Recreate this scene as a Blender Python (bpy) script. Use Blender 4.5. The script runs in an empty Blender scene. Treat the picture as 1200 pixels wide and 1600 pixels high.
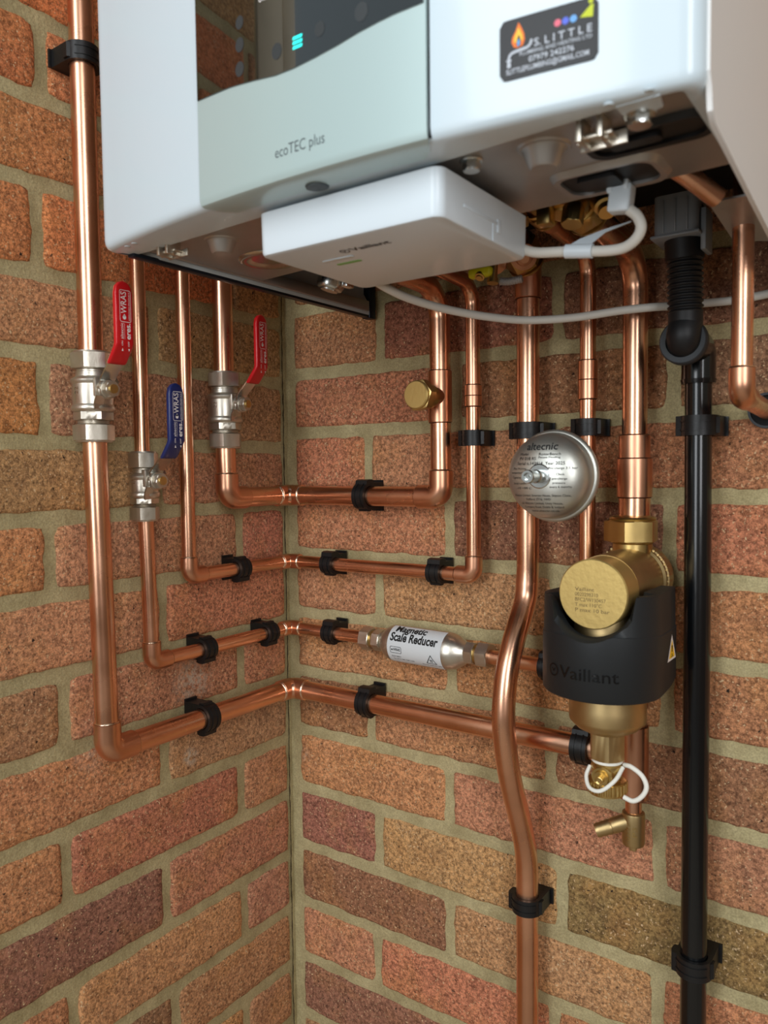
import bpy, bmesh, math, random
from mathutils import Vector, Matrix, noise
random.seed(7)
PI = math.pi
MM = 0.001
C = bpy.context.scene.collection
sc = bpy.context.scene

# ------------------------------------------------------------------ camera, world, lights, exposure
cd = bpy.data.cameras.new('camera'); cam = bpy.data.objects.new('camera', cd); C.objects.link(cam); sc.camera = cam
CAMFIT = (664.5, -728.4, 0.0)
yaw, pit, rol, FPX = -0.6160, -0.0540, -0.0110, 1210.2
fw = Vector((math.sin(yaw)*math.cos(pit), math.cos(yaw)*math.cos(pit), math.sin(pit)))
rt = Vector((math.cos(yaw), -math.sin(yaw), 0)); up = rt.cross(fw)
r2 = math.cos(rol)*rt + math.sin(rol)*up; u2 = -math.sin(rol)*rt + math.cos(rol)*up
m = Matrix((r2, u2, -fw)).transposed().to_4x4(); m.translation = Vector(CAMFIT)*MM
cam.matrix_world = m
cd.sensor_fit = 'VERTICAL'; cd.sensor_height = 36.0; cd.sensor_width = 27.0
cd.lens = FPX/1600*36; cd.clip_start = 0.01
cd.dof.use_dof = True; cd.dof.focus_distance = 0.86; cd.dof.aperture_fstop = 9.0

w = bpy.data.worlds.new('world'); sc.world = w; w.use_nodes = True
nt = w.node_tree; nt.nodes.clear()
out = nt.nodes.new('ShaderNodeOutputWorld'); bg = nt.nodes.new('ShaderNodeBackground')
tc = nt.nodes.new('ShaderNodeTexCoord'); sx = nt.nodes.new('ShaderNodeSeparateXYZ')
nt.links.new(tc.outputs['Generated'], sx.inputs[0])
rz = nt.nodes.new('ShaderNodeValToRGB')          # sky above, dim warm ground below
mr = nt.nodes.new('ShaderNodeMapRange'); mr.inputs[1].default_value = -1; mr.inputs[2].default_value = 1
nt.links.new(sx.outputs['Z'], mr.inputs[0]); nt.links.new(mr.outputs[0], rz.inputs[0])
e = rz.color_ramp.elements
e[0].position = 0.0; e[0].color = (0.25, 0.21, 0.18, 1)
e[1].position = 1.0; e[1].color = (0.62, 0.78, 0.88, 1)
for p_, c_ in ((0.42, (0.32, 0.27, 0.23, 1)), (0.52, (0.62, 0.66, 0.66, 1)), (0.62, (0.72, 0.86, 0.92, 1))):
    k = rz.color_ramp.elements.new(p_); k.color = c_
rx = nt.nodes.new('ShaderNodeValToRGB')          # the +x side of the place is a warm interior
mr2 = nt.nodes.new('ShaderNodeMapRange'); mr2.inputs[1].default_value = -1; mr2.inputs[2].default_value = 1
nt.links.new(sx.outputs['X'], mr2.inputs[0]); nt.links.new(mr2.outputs[0], rx.inputs[0])
rx.color_ramp.elements[0].position = 0.55; rx.color_ramp.elements[0].color = (1, 1, 1, 1)
rx.color_ramp.elements[1].position = 0.85; rx.color_ramp.elements[1].color = (0.72, 0.56, 0.42, 1)
mx = nt.nodes.new('ShaderNodeMixRGB'); mx.blend_type = 'MULTIPLY'; mx.inputs[0].default_value = 1
nt.links.new(rz.outputs[0], mx.inputs[1]); nt.links.new(rx.outputs[0], mx.inputs[2])
nt.links.new(mx.outputs[0], bg.inputs[0]); bg.inputs[1].default_value = 0.56
nt.links.new(bg.outputs[0], out.inputs[0])

def area(name, loc, target, sx_, sy_, power, col):
    l = bpy.data.lights.new(name, 'AREA'); l.shape = 'RECTANGLE'; l.size = sx_; l.size_y = sy_; l.energy = power; l.color = col
    o = bpy.data.objects.new(name, l); C.objects.link(o); o.location = loc
    d = Vector(target) - Vector(loc); o.rotation_euler = d.to_track_quat('-Z', 'Y').to_euler(); return o
area('doorway_daylight', (0.30, -2.0, 0.50), (0.30, 0, -0.05), 0.6, 1.7, 20, (0.93, 0.97, 1.0))
area('side_fill', (1.55, -1.45, 0.50), (0.1, -0.2, 0.1), 0.5, 1.3, 15, (0.95, 0.97, 1.0))  # added fill lamp from the right, brightens the left wall; not an actual window
sc.view_settings.view_transform = 'Standard'; sc.view_settings.look = 'None'
sc.view_settings.exposure = 0.0; sc.view_settings.gamma = 1.0; sc.view_settings.use_curve_mapping = False

# ------------------------------------------------------------------ materials
def s2l(c):
    return tuple(((v/255)/12.92 if v/255 <= 0.04045 else ((v/255+0.055)/1.055)**2.4) for v in c)
def mat(name, rgb, rough=0.5, metal=0.0, var=0.0, vscale=60, bump=0.0, bscale=400, coat=0.0, emit=0.0, ior=1.45, trans=0.0, alpha=1.0, rvar=0.0):
    M = bpy.data.materials.new(name); M.use_nodes = True; n = M.node_tree; b = n.nodes['Principled BSDF']
    c = s2l(rgb)
    b.inputs['Base Color'].default_value = (*c, 1); b.inputs['Roughness'].default_value = rough; b.inputs['Metallic'].default_value = metal
    b.inputs['Coat Weight'].default_value = coat; b.inputs['IOR'].default_value = ior
    b.inputs['Transmission Weight'].default_value = trans; b.inputs['Alpha'].default_value = alpha
    b.inputs['Coat Roughness'].default_value = 0.08
    t = n.nodes.new('ShaderNodeTexCoord')
    if var or rvar:
        N = n.nodes.new('ShaderNodeTexNoise'); N.inputs['Scale'].default_value = vscale; N.inputs['Detail'].default_value = 5
        n.links.new(t.outputs['Object'], N.inputs['Vector'])
        if var:
            r = n.nodes.new('ShaderNodeValToRGB'); n.links.new(N.outputs['Fac'], r.inputs[0])
            r.color_ramp.elements[0].position = 0.3; r.color_ramp.elements[1].position = 0.7
            r.color_ramp.elements[0].color = (*[v*(1-var) for v in c], 1); r.color_ramp.elements[1].color = (*[min(1, v*(1+var*0.6)) for v in c], 1)
            n.links.new(r.outputs[0], b.inputs['Base Color'])
        if rvar:
            q = n.nodes.new('ShaderNodeMapRange'); n.links.new(N.outputs['Fac'], q.inputs[0])
            q.inputs[1].default_value = 0.3; q.inputs[2].default_value = 0.7; q.inputs[3].default_value = max(0.02, rough-rvar); q.inputs[4].default_value = rough+rvar
            n.links.new(q.outputs[0], b.inputs['Roughness'])
    if bump:
        N = n.nodes.new('ShaderNodeTexNoise'); N.inputs['Scale'].default_value = bscale; N.inputs['Detail'].default_value = 4
        n.links.new(t.outputs['Object'], N.inputs['Vector'])
        B = n.nodes.new('ShaderNodeBump'); B.inputs['Strength'].default_value = bump; B.inputs['Distance'].default_value = 0.0006
        n.links.new(N.outputs['Fac'], B.inputs['Height']); n.links.new(B.outputs[0], b.inputs['Normal'])
    if emit:
        b.inputs['Emission Color'].default_value = (*c, 1); b.inputs['Emission Strength'].default_value = emit
    return M

def brick_material():
    M = bpy.data.materials.new('brick'); M.use_nodes = True; n = M.node_tree; b = n.nodes['Principled BSDF']; L = n.links.new
    b.inputs['Roughness'].default_value = 0.92; b.inputs['Specular IOR Level'].default_value = 0.25
    t = n.nodes.new('ShaderNodeTexCoord'); a = n.nodes.new('ShaderNodeAttribute'); a.attribute_name = 'tone'
    def noi(s, d=4, r=0.6):
        N = n.nodes.new('ShaderNodeTexNoise'); N.inputs['Scale'].default_value = s; N.inputs['Detail'].default_value = d; N.inputs['Roughness'].default_value = r
        L(t.outputs['Object'], N.inputs['Vector']); return N.outputs['Fac']
    def ramp(f, p0, p1, c0=(0,0,0,1), c1=(1,1,1,1)):
        r = n.nodes.new('ShaderNodeValToRGB'); L(f, r.inputs[0]); r.color_ramp.elements[0].position = p0; r.color_ramp.elements[1].position = p1
        r.color_ramp.elements[0].color = c0; r.color_ramp.elements[1].color = c1; return r.outputs[0]
    def mix(f, x, y, bt='MIX'):
        k = n.nodes.new('ShaderNodeMixRGB'); k.blend_type = bt
        for i, v in enumerate((f, x, y)):
            if hasattr(v, 'links'): L(v, k.inputs[i])
            else: k.inputs[i].default_value = v
        return k.outputs[0]
    ml = n.nodes.new('ShaderNodeMath'); ml.operation = 'MULTIPLY'; L(ramp(noi(16, 3), 0.48, 0.66), ml.inputs[0]); ml.inputs[1].default_value = 0.3
    c = mix(ml.outputs[0], a.outputs['Color'], (*s2l((196, 142, 84)), 1))                       # buff patches
    m2 = n.nodes.new('ShaderNodeMath'); m2.operation = 'MULTIPLY'; L(ramp(noi(27, 5, 0.7), 0.52, 0.72), m2.inputs[0]); m2.inputs[1].default_value = 0.32
    c = mix(m2.outputs[0], c, (*s2l((92, 52, 42)), 1))                            # burnt patches
    c = mix(1.0, c, ramp(noi(300, 5, 0.8), 0.38, 0.62, (0.48, 0.43, 0.4, 1), (1.8, 1.76, 1.66, 1)), 'MULTIPLY')
    sp = ramp(noi(430, 2, 0.5), 0.64, 0.7); c = mix(sp, c, (*s2l((238, 205, 160)), 1))
    dk = ramp(noi(170, 4, 0.6), 0.66, 0.71); c = mix(dk, c, (0.03, 0.018, 0.014, 1))
    ge = n.nodes.new('ShaderNodeNewGeometry')
    for pt, r0, am in (((0, -0.160, -0.232), 0.034, 0.75), ((0, -0.166, -0.315), 0.013, 0.9), ((0.02, 0, -0.36), 0.012, 0.4), ((0, -0.29, -0.272), 0.03, 0.25)):
        vm = n.nodes.new('ShaderNodeVectorMath'); vm.operation = 'DISTANCE'; L(ge.outputs['Position'], vm.inputs[0]); vm.inputs[1].default_value = pt
        ma = n.nodes.new('ShaderNodeMapRange'); L(vm.outputs['Value'], ma.inputs[0]); ma.inputs[1].default_value = 0; ma.inputs[2].default_value = r0; ma.inputs[3].default_value = am; ma.inputs[4].default_value = 0
        mm = n.nodes.new('ShaderNodeMath'); mm.operation = 'MULTIPLY'; L(ma.outputs[0], mm.inputs[0]); L(ramp(noi(160, 4, 0.7), 0.42, 0.56), mm.inputs[1])
        c = mix(mm.outputs[0], c, (*s2l((222, 208, 186)), 1))
    L(c, b.inputs['Base Color'])
    B = n.nodes.new('ShaderNodeBump'); B.inputs['Strength'].default_value = 1.0; B.inputs['Distance'].default_value = 0.0026
    L(noi(330, 6, 0.75), B.inputs['Height'])
    B2 = n.nodes.new('ShaderNodeBump'); B2.inputs['Strength'].default_value = 0.6; B2.inputs['Distance'].default_value = 0.003
    L(noi(110, 3), B2.inputs['Height']); L(B.outputs[0], B2.inputs['Normal']); L(B2.outputs[0], b.inputs['Normal'])
    return M
def mortar_material():
    M = bpy.data.materials.new('mortar'); M.use_nodes = True; n = M.node_tree; b = n.nodes['Principled BSDF']; L = n.links.new
    b.inputs['Roughness'].default_value = 0.9; b.inputs['Specular IOR Level'].default_value = 0.2
    t = n.nodes.new('ShaderNodeTexCoord')
    N = n.nodes.new('ShaderNodeTexNoise'); N.inputs['Scale'].default_value = 22; N.inputs['Detail'].default_value = 9; N.inputs['Roughness'].default_value = 0.7
    L(t.outputs['Object'], N.inputs['Vector'])
    r = n.nodes.new('ShaderNodeValToRGB'); L(N.outputs['Fac'], r.inputs[0]); r.color_ramp.elements[0].position = 0.3; r.color_ramp.elements[1].position = 0.72
    r.color_ramp.elements[0].color = (*s2l((150, 136, 98)), 1); r.color_ramp.elements[1].color = (*s2l((192, 178, 136)), 1)
    G = n.nodes.new('ShaderNodeTexNoise'); G.inputs['Scale'].default_value = 700; G.inputs['Detail'].default_value = 3; L(t.outputs['Object'], G.inputs['Vector'])
    g = n.nodes.new('ShaderNodeValToRGB'); L(G.outputs['Fac'], g.inputs[0]); g.color_ramp.elements[0].position = 0.3; g.color_ramp.elements[1].position = 0.7
    g.color_ramp.elements[0].color = (0.78, 0.78, 0.78, 1); g.color_ramp.elements[1].color = (1.18, 1.18, 1.18, 1)
    k = n.nodes.new('ShaderNodeMixRGB'); k.blend_type = 'MULTIPLY'; k.inputs[0].default_value = 1; L(r.outputs[0], k.inputs[1]); L(g.outputs[0], k.inputs[2]); L(k.outputs[0], b.inputs['Base Color'])
    B = n.nodes.new('ShaderNodeBump'); B.inputs['Strength'].default_value = 0.5; B.inputs['Distance'].default_value = 0.0015
    H = n.nodes.new('ShaderNodeTexNoise'); H.inputs['Scale'].default_value = 320; H.inputs['Detail'].default_value = 6; L(t.outputs['Object'], H.inputs['Vector'])
    L(H.outputs['Fac'], B.inputs['Height']); L(B.outputs[0], b.inputs['Normal'])
    return M
def copper_material(name, rgb, rough):
    M = mat(name, rgb, rough, 1.0, var=0.16, vscale=14, rvar=0.07)
    return M
BRICK = brick_material(); MORTAR = mortar_material()
COP = copper_material('copper', (232, 178, 146), 0.27)
COPF = copper_material('copper_fitting', (222, 166, 134), 0.32)
COPD = copper_material('copper_tarnished', (196, 142, 110), 0.36)
OXID = mat('oxide_line', (96, 58, 40), 0.5, 0.8)
SOLD = mat('solder_line', (240, 205, 175), 0.25, 1.0)
NICK = mat('nickel_plate', (204, 197, 184), 0.36, 0.95, bump=0.12, bscale=500, rvar=0.08)
STEEL = mat('bright_steel', (205, 208, 206), 0.22, 1.0)
VESS = mat('brushed_steel', (200, 200, 192), 0.4, 0.9, var=0.06, vscale=80)
PLATE = mat('galvanised_plate', (180, 178, 176), 0.38, 0.75, var=0.08, vscale=30)
BRASS = mat('brass', (206, 178, 116), 0.34, 1.0, var=0.1, vscale=60, rvar=0.06)
BRASSD = mat('dull_brass', (190, 165, 118), 0.42, 1.0, var=0.12, vscale=50)
BRASSF = mat('brass_face', (206, 178, 112), 0.46, 0.85, bump=0.3, bscale=260)
BLACK = mat('black_plastic', (19, 19, 20), 0.42, bump=0.25, bscale=300)
BLACKS = mat('black_satin', (26, 29, 31), 0.5, bump=0.1, bscale=500)
BPIPE = mat('black_pipe_plastic', (10, 12, 14), 0.2, coat=0.2, bump=0.1, bscale=90)
RUBBER = mat('black_rubber', (20, 21, 23), 0.5)
GREYR = mat('grey_rubber', (48, 52, 56), 0.55)
WHITE = mat('white_enamel', (204, 219, 227), 0.25, coat=0.25)
WHITE2 = mat('white_enamel_side', (222, 222, 220), 0.5)
SILV = mat('silver_paint', (178, 198, 197), 0.34, 0.2, coat=0.2)
WPLA = mat('white_plastic', (218, 230, 238), 0.3)
WCAB = mat('white_cable', (214, 212, 204), 0.45, bump=0.1, bscale=120)
GLASS = mat('black_glass', (9, 9, 10), 0.03, coat=0.6, ior=1.95)
SPOT = mat('touch_spot', (52, 56, 58), 0.4)
CYAN = mat('cyan_display', (40, 225, 215), 0.5, emit=1.3)
DARK = mat('dark_interior', (12, 11, 11), 0.8)
RED = mat('red_vinyl', (196, 14, 26), 0.32, coat=0.3)
BLUE = mat('blue_vinyl', (28, 40, 92), 0.32, coat=0.3)
INKW = mat('white_ink', (232, 226, 222), 0.6)
INKK = mat('black_ink', (18, 18, 18), 0.6)
INKG = mat('grey_ink', (74, 82, 86), 0.6)
INKV = mat('vessel_ink', (34, 34, 34), 0.7)
LABEL = mat('label_paper', (206, 210, 212), 0.45)
STICK = mat('sticker_black', (14, 13, 17), 0.4)
SILVER = mat('silver_ink', (190, 196, 205), 0.5)
FLAME1 = mat('orange_ink', (240, 120, 40), 0.5); FLAME2 = mat('yellow_ink', (250, 196, 60), 0.5)
PINK = mat('pink_ink', (226, 110, 130), 0.5); BLU1 = mat('blue_ink', (90, 110, 220), 0.5); BLU2 = mat('light_blue_ink', (110, 170, 230), 0.5)
LIME = mat('lime_ink', (196, 208, 40), 0.5); YEL = mat('yellow_plastic', (206, 200, 30), 0.4); WARN = mat('warning_yellow', (240, 190, 30), 0.5)
GREEN = mat('green_light', (130, 190, 110), 0.5)
CLEAR = mat('translucent_plastic', (140, 146, 152), 0.4, trans=0.1)
TIMBER = mat('pale_timber', (214, 200, 172), 0.6, var=0.15, vscale=12)
CRACK = mat('crack_gap', (34, 25, 17), 0.95)
WTAPE = mat('white_washer', (230, 228, 218), 0.6)
PLUG = mat('grey_plug', (120, 110, 92), 0.7)
BRAID = mat('braided_steel', (190, 190, 190), 0.5, 0.6)

# ------------------------------------------------------------------ mesh helpers (all lengths in millimetres)
def V(*a): return Vector(a)
def finish(name, bm, mats, parent=None, smooth=35, recalc=True):
    if recalc: bmesh.ops.recalc_face_normals(bm, faces=bm.faces)
    me = bpy.data.meshes.new(name)
    org = Vector((0, 0, 0))
    if parent is not None: org = Vector(parent.get('_o', (0, 0, 0)))
    else:
        if len(bm.verts):
            xs = [v.co for v in bm.verts]
            org = Vector((sum(v.x for v in xs)/len(xs), sum(v.y for v in xs)/len(xs), min(v.z for v in xs)))
    for v in bm.verts: v.co = (v.co - org)*MM
    bm.to_mesh(me); bm.free()
    if not isinstance(mats, (list, tuple)): mats = [mats]
    for m_ in mats: me.materials.append(m_)
    if smooth:
        me.polygons.foreach_set('use_smooth', [True]*len(me.polygons)); me.set_sharp_from_angle(angle=math.radians(smooth))
    o = bpy.data.objects.new(name, me); C.objects.link(o)
    if parent is not None: o.parent = parent
    else: o.location = org*MM
    o['_o'] = tuple(org)
    return o
def tag(o, label, cat, group=None):
    o['label'] = label; o['category'] = cat
    if group: o['group'] = group
    return o
def thing(name, label, cat, o=(0, 0, 0), group=None):
    e_ = bpy.data.objects.new(name, None); C.objects.link(e_); e_.empty_display_size = 0.02
    e_.location = Vector(o)*MM; e_['_o'] = tuple(o); return tag(e_, label, cat, group)
def frame(d):
    d = Vector(d).normalized(); a = Vector((0, 0, 1)) if abs(d.z) < 0.9 else Vector((1, 0, 0))
    x = d.cross(a).normalized(); return x, d.cross(x).normalized(), d
def box(bm, a, b, bev=0, seg=2, mi=0):
    a, b = Vector(a), Vector(b)
    r = bmesh.ops.create_cube(bm, size=1); vs = r['verts']
    for v in vs: v.co = Vector(((a.x+b.x)/2 + v.co.x*(b.x-a.x), (a.y+b.y)/2 + v.co.y*(b.y-a.y), (a.z+b.z)/2 + v.co.z*(b.z-a.z)))
    fs = list({f for v in vs for f in v.link_faces})
    for f in fs: f.material_index = mi
    if bev:
        es = list({e_ for v in vs for e_ in v.link_edges})
        r = bmesh.ops.bevel(bm, geom=es, offset=bev, segments=seg, affect='EDGES', profile=0.5)
        for f in r['faces']: f.material_index = mi
    return vs
def lathe(bm, o, d, prof, n=40, mi=0, cap=True, tw=0.0):
    """profile of (distance along d, radius)"""
    x, y, z = frame(d); o = Vector(o); rings = []
    for (t, r) in prof:
        if r < 1e-6: rings.append([bm.verts.new(o + z*t)]); continue
        rings.append([bm.verts.new(o + z*t + (x*math.cos(2*PI*i/n+tw) + y*math.sin(2*PI*i/n+tw))*r) for i in range(n)])
    fs = []
    for A, B in zip(rings, rings[1:]):
        if len(A) == 1 and len(B) == 1: continue
        for i in range(n):
            j = (i+1) % n
            if len(A) == 1: fs.append(bm.faces.new((A[0], B[i], B[j])))
            elif len(B) == 1: fs.append(bm.faces.new((A[i], A[j], B[0])))
            else: fs.append(bm.faces.new((A[i], A[j], B[j], B[i])))
    if cap:
        for R in (rings[0], rings[-1]):
            if len(R) > 2: fs.append(bm.faces.new(R))
    for f in fs: f.material_index = mi
def cyl(bm, a, b, r, n=32, mi=0, ch=0.0):
    a, b = Vector(a), Vector(b); L = (b-a).length
    pr = [(0, r), (L, r)] if not ch else [(0, r-ch), (ch, r), (L-ch, r), (L, r-ch)]
    lathe(bm, a, b-a, pr, n, mi)
def hexn(bm, a, b, af, mi=0, tw=0.0, ch=1.2):
    """hexagon nut of across-flats af, with round chamfered ends"""
    a, b = Vector(a), Vector(b); L = (b-a).length; R = af/math.sqrt(3)
    x, y, z = frame(b-a); rings = []
    n = 36
    for t, k in ((0, 0), (ch*0.5, 1), (L-ch*0.5, 1), (L, 0)):
        ring = []
        for i in range(n):
            an = 2*PI*i/n
            ph = (an % (PI/3)) - PI/6
            rr = (af/2)/math.cos(ph)
            if k == 0: rr = min(rr, af/2*0.99)
            else: rr = min(rr, R*0.975)
            ring.append(bm.verts.new(a + z*t + (x*math.cos(an+tw) + y*math.sin(an+tw))*rr))
        rings.append(ring)
    fs = []
    for A, B in zip(rings, rings[1:]):
        for i in range(n): fs.append(bm.faces.new((A[i], A[(i+1) % n], B[(i+1) % n], B[i])))
    fs.append(bm.faces.new(rings[0])); fs.append(bm.faces.new(rings[-1]))
    for f in fs: f.material_index = mi
def fillet(pts, R, k=8):
    """polyline with rounded corners"""
    pts = [Vector(p) for p in pts]; o = [pts[0]]
    for i in range(1, len(pts)-1):
        r = R[i-1] if isinstance(R, (list, tuple)) else R
        a = (pts[i-1]-pts[i]); b = (pts[i+1]-pts[i]); la, lb = a.length, b.length; a.normalize(); b.normalize()
        ang = math.acos(max(-1, min(1, a.dot(b))))
        if ang > PI-0.02 or r <= 0: o.append(pts[i]); continue
        t = min(r/math.tan(ang/2), la*0.49, lb*0.49); rr = t*math.tan(ang/2)
        c = pts[i] + (a+b).normalized()*(rr/math.sin(ang/2))
        p0, p1 = pts[i]+a*t, pts[i]+b*t; v0, v1 = p0-c, p1-c; th = math.acos(max(-1, min(1, v0.dot(v1)/(v0.length*v1.length))))
        for j in range(k+1):
            s = j/k; o.append(c + (v0*math.sin((1-s)*th) + v1*math.sin(s*th))/math.sin(th))
    o.append(pts[-1]); return o
def smooth_path(pts, n=10):
    pts = [Vector(p) for p in pts]; P = [pts[0]*2-pts[1]] + pts + [pts[-1]*2-pts[-2]]; o = []
    for i in range(1, len(P)-2):
        for j in range(n):
            t = j/n; a, b, c, d = P[i-1], P[i], P[i+1], P[i+2]
            o.append(0.5*((2*b) + (c-a)*t + (2*a-5*b+4*c-d)*t*t + (3*b-a-3*c+d)*t**3))
    o.append(pts[-1]); return o
def tube(bm, path, r, n=28, mi=0, cap=True):
    path = [Vector(p) for p in path]
    q = [path[0]]
    for p in path[1:]:
        if (p-q[-1]).length > 1e-4: q.append(p)
    path = q; N = len(path)
    T = []
    for i in range(N):
        a = path[max(0, i-1)]; b = path[min(N-1, i+1)]; T.append((b-a).normalized())
    x, y, _ = frame(T[0]); rings = []; x0 = x
    for i in range(N):
        x0 = (x0 - T[i]*x0.dot(T[i])).normalized(); y0 = T[i].cross(x0); rr = r[i] if isinstance(r, (list, tuple)) else (r(i/(N-1)) if callable(r) else r)
        rings.append([bm.verts.new(path[i] + (x0*math.cos(2*PI*j/n) + y0*math.sin(2*PI*j/n))*rr) for j in range(n)])
    fs = []
    for A, B in zip(rings, rings[1:]):
        for i in range(n): fs.append(bm.faces.new((A[i], A[(i+1) % n], B[(i+1) % n], B[i])))
    if cap: fs.append(bm.faces.new(rings[0])); fs.append(bm.faces.new(rings[-1]))
    for f in fs: f.material_index = mi
def prism(bm, pts, n_, d, mi=0):
    """closed outline (3D, planar) pushed along n_ by d"""
    n_ = Vector(n_)*d; A = [bm.verts.new(Vector(p)) for p in pts]; B = [bm.verts.new(Vector(p)+n_) for p in pts]
    fs = [bm.faces.new(A), bm.faces.new(B[::-1])]
    for i in range(len(A)):
        j = (i+1) % len(A); fs.append(bm.faces.new((A[i], B[i], B[j], A[j])))
    for f in fs: f.material_index = mi
    return A, B
def text_into(bm, s, f, size=1.0, sxx=1.0, bold=0.0, align='LEFT', mi=0, width=None, shear=0.0, cut=0):
    """flat printed lettering; f maps text-plane (u,v) in mm to a point"""
    cu = bpy.data.curves.new('t', 'FONT'); cu.body = s; cu.size = 1; cu.align_x = align; cu.align_y = 'CENTER'; cu.offset = bold; cu.resolution_u = 3; cu.shear = shear
    o = bpy.data.objects.new('t', cu); me = o.to_mesh()
    if len(me.vertices) == 0: bpy.data.objects.remove(o); return
    xs = [v.co.x for v in me.vertices]; W = max(xs)-min(xs)
    kx = size*sxx if width is None else width/W
    b2 = bmesh.new(); b2.from_mesh(me)
    for v in b2.verts: v.co = Vector((v.co.x*kx, v.co.y*size, 0))
    o.to_mesh_clear(); bpy.data.objects.remove(o); bpy.data.curves.remove(cu)
    if cut:
        for ax_ in (0, 1):
            lo = min(v.co[ax_] for v in b2.verts); hi = max(v.co[ax_] for v in b2.verts); t_ = lo+cut
            while t_ < hi:
                p_ = Vector((0, 0, 0)); p_[ax_] = t_; n_ = Vector((0, 0, 0)); n_[ax_] = 1
                bmesh.ops.bisect_plane(b2, geom=b2.verts[:]+b2.edges[:]+b2.faces[:], plane_co=p_, plane_no=n_); t_ += cut
    b2.verts.index_update(); vs = [bm.verts.new(f(v.co.x, v.co.y)) for v in b2.verts]
    for p in b2.faces:
        try: bm.faces.new([vs[v.index] for v in p.verts]).material_index = mi
        except ValueError: pass
    b2.free()
def plane_map(o, ux, uy, lift=0.15):
    o = Vector(o); ux = Vector(ux).normalized(); uy = Vector(uy).normalized(); n = ux.cross(uy)*lift
    return lambda u, v: o + ux*u + uy*v + n
def flat(bm, f, pts, mi=0):
    vs = [bm.verts.new(f(*p)) for p in pts]; g = bm.faces.new(vs); g.material_index = mi; return g
def ringflat(bm, f, w_, h, r, t, mi=0, cx=0, cy=0, n=5):
    def rr(w_, h, r):
        o = []
        for qx, qy, a0 in ((1, 1, 0), (-1, 1, 90), (-1, -1, 180), (1, -1, 270)):
            for i in range(n+1):
                a = math.radians(a0 + 90*i/n); o.append((cx+qx*(w_/2-r)+r*math.cos(a), cy+qy*(h/2-r)+r*math.sin(a)))
        return o
    A = [bm.verts.new(f(*p)) for p in rr(w_, h, r)]; B = [bm.verts.new(f(*p)) for p in rr(w_-2*t, h-2*t, max(r-t, 0.05))]
    for i in range(len(A)):
        j = (i+1) % len(A); bm.faces.new((A[i], A[j], B[j], B[i])).material_index = mi
def disc(bm, f, cx, cy, r, mi=0, n=20, ry=None):
    flat(bm, f, [(cx+r*math.cos(2*PI*i/n), cy+(ry or r)*math.sin(2*PI*i/n)) for i in range(n)], mi)
def rrect(x0, x1, y0, y1, r, n=6):
    o = []
    for cx, cy, a0 in ((x1-r, y1-r, 0), (x0+r, y1-r, 90), (x0+r, y0+r, 180), (x1-r, y0+r, 270)):
        for i in range(n+1):
            a = math.radians(a0+90*i/n); o.append((cx+r*math.cos(a), cy+r*math.sin(a)))
    return o

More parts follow.
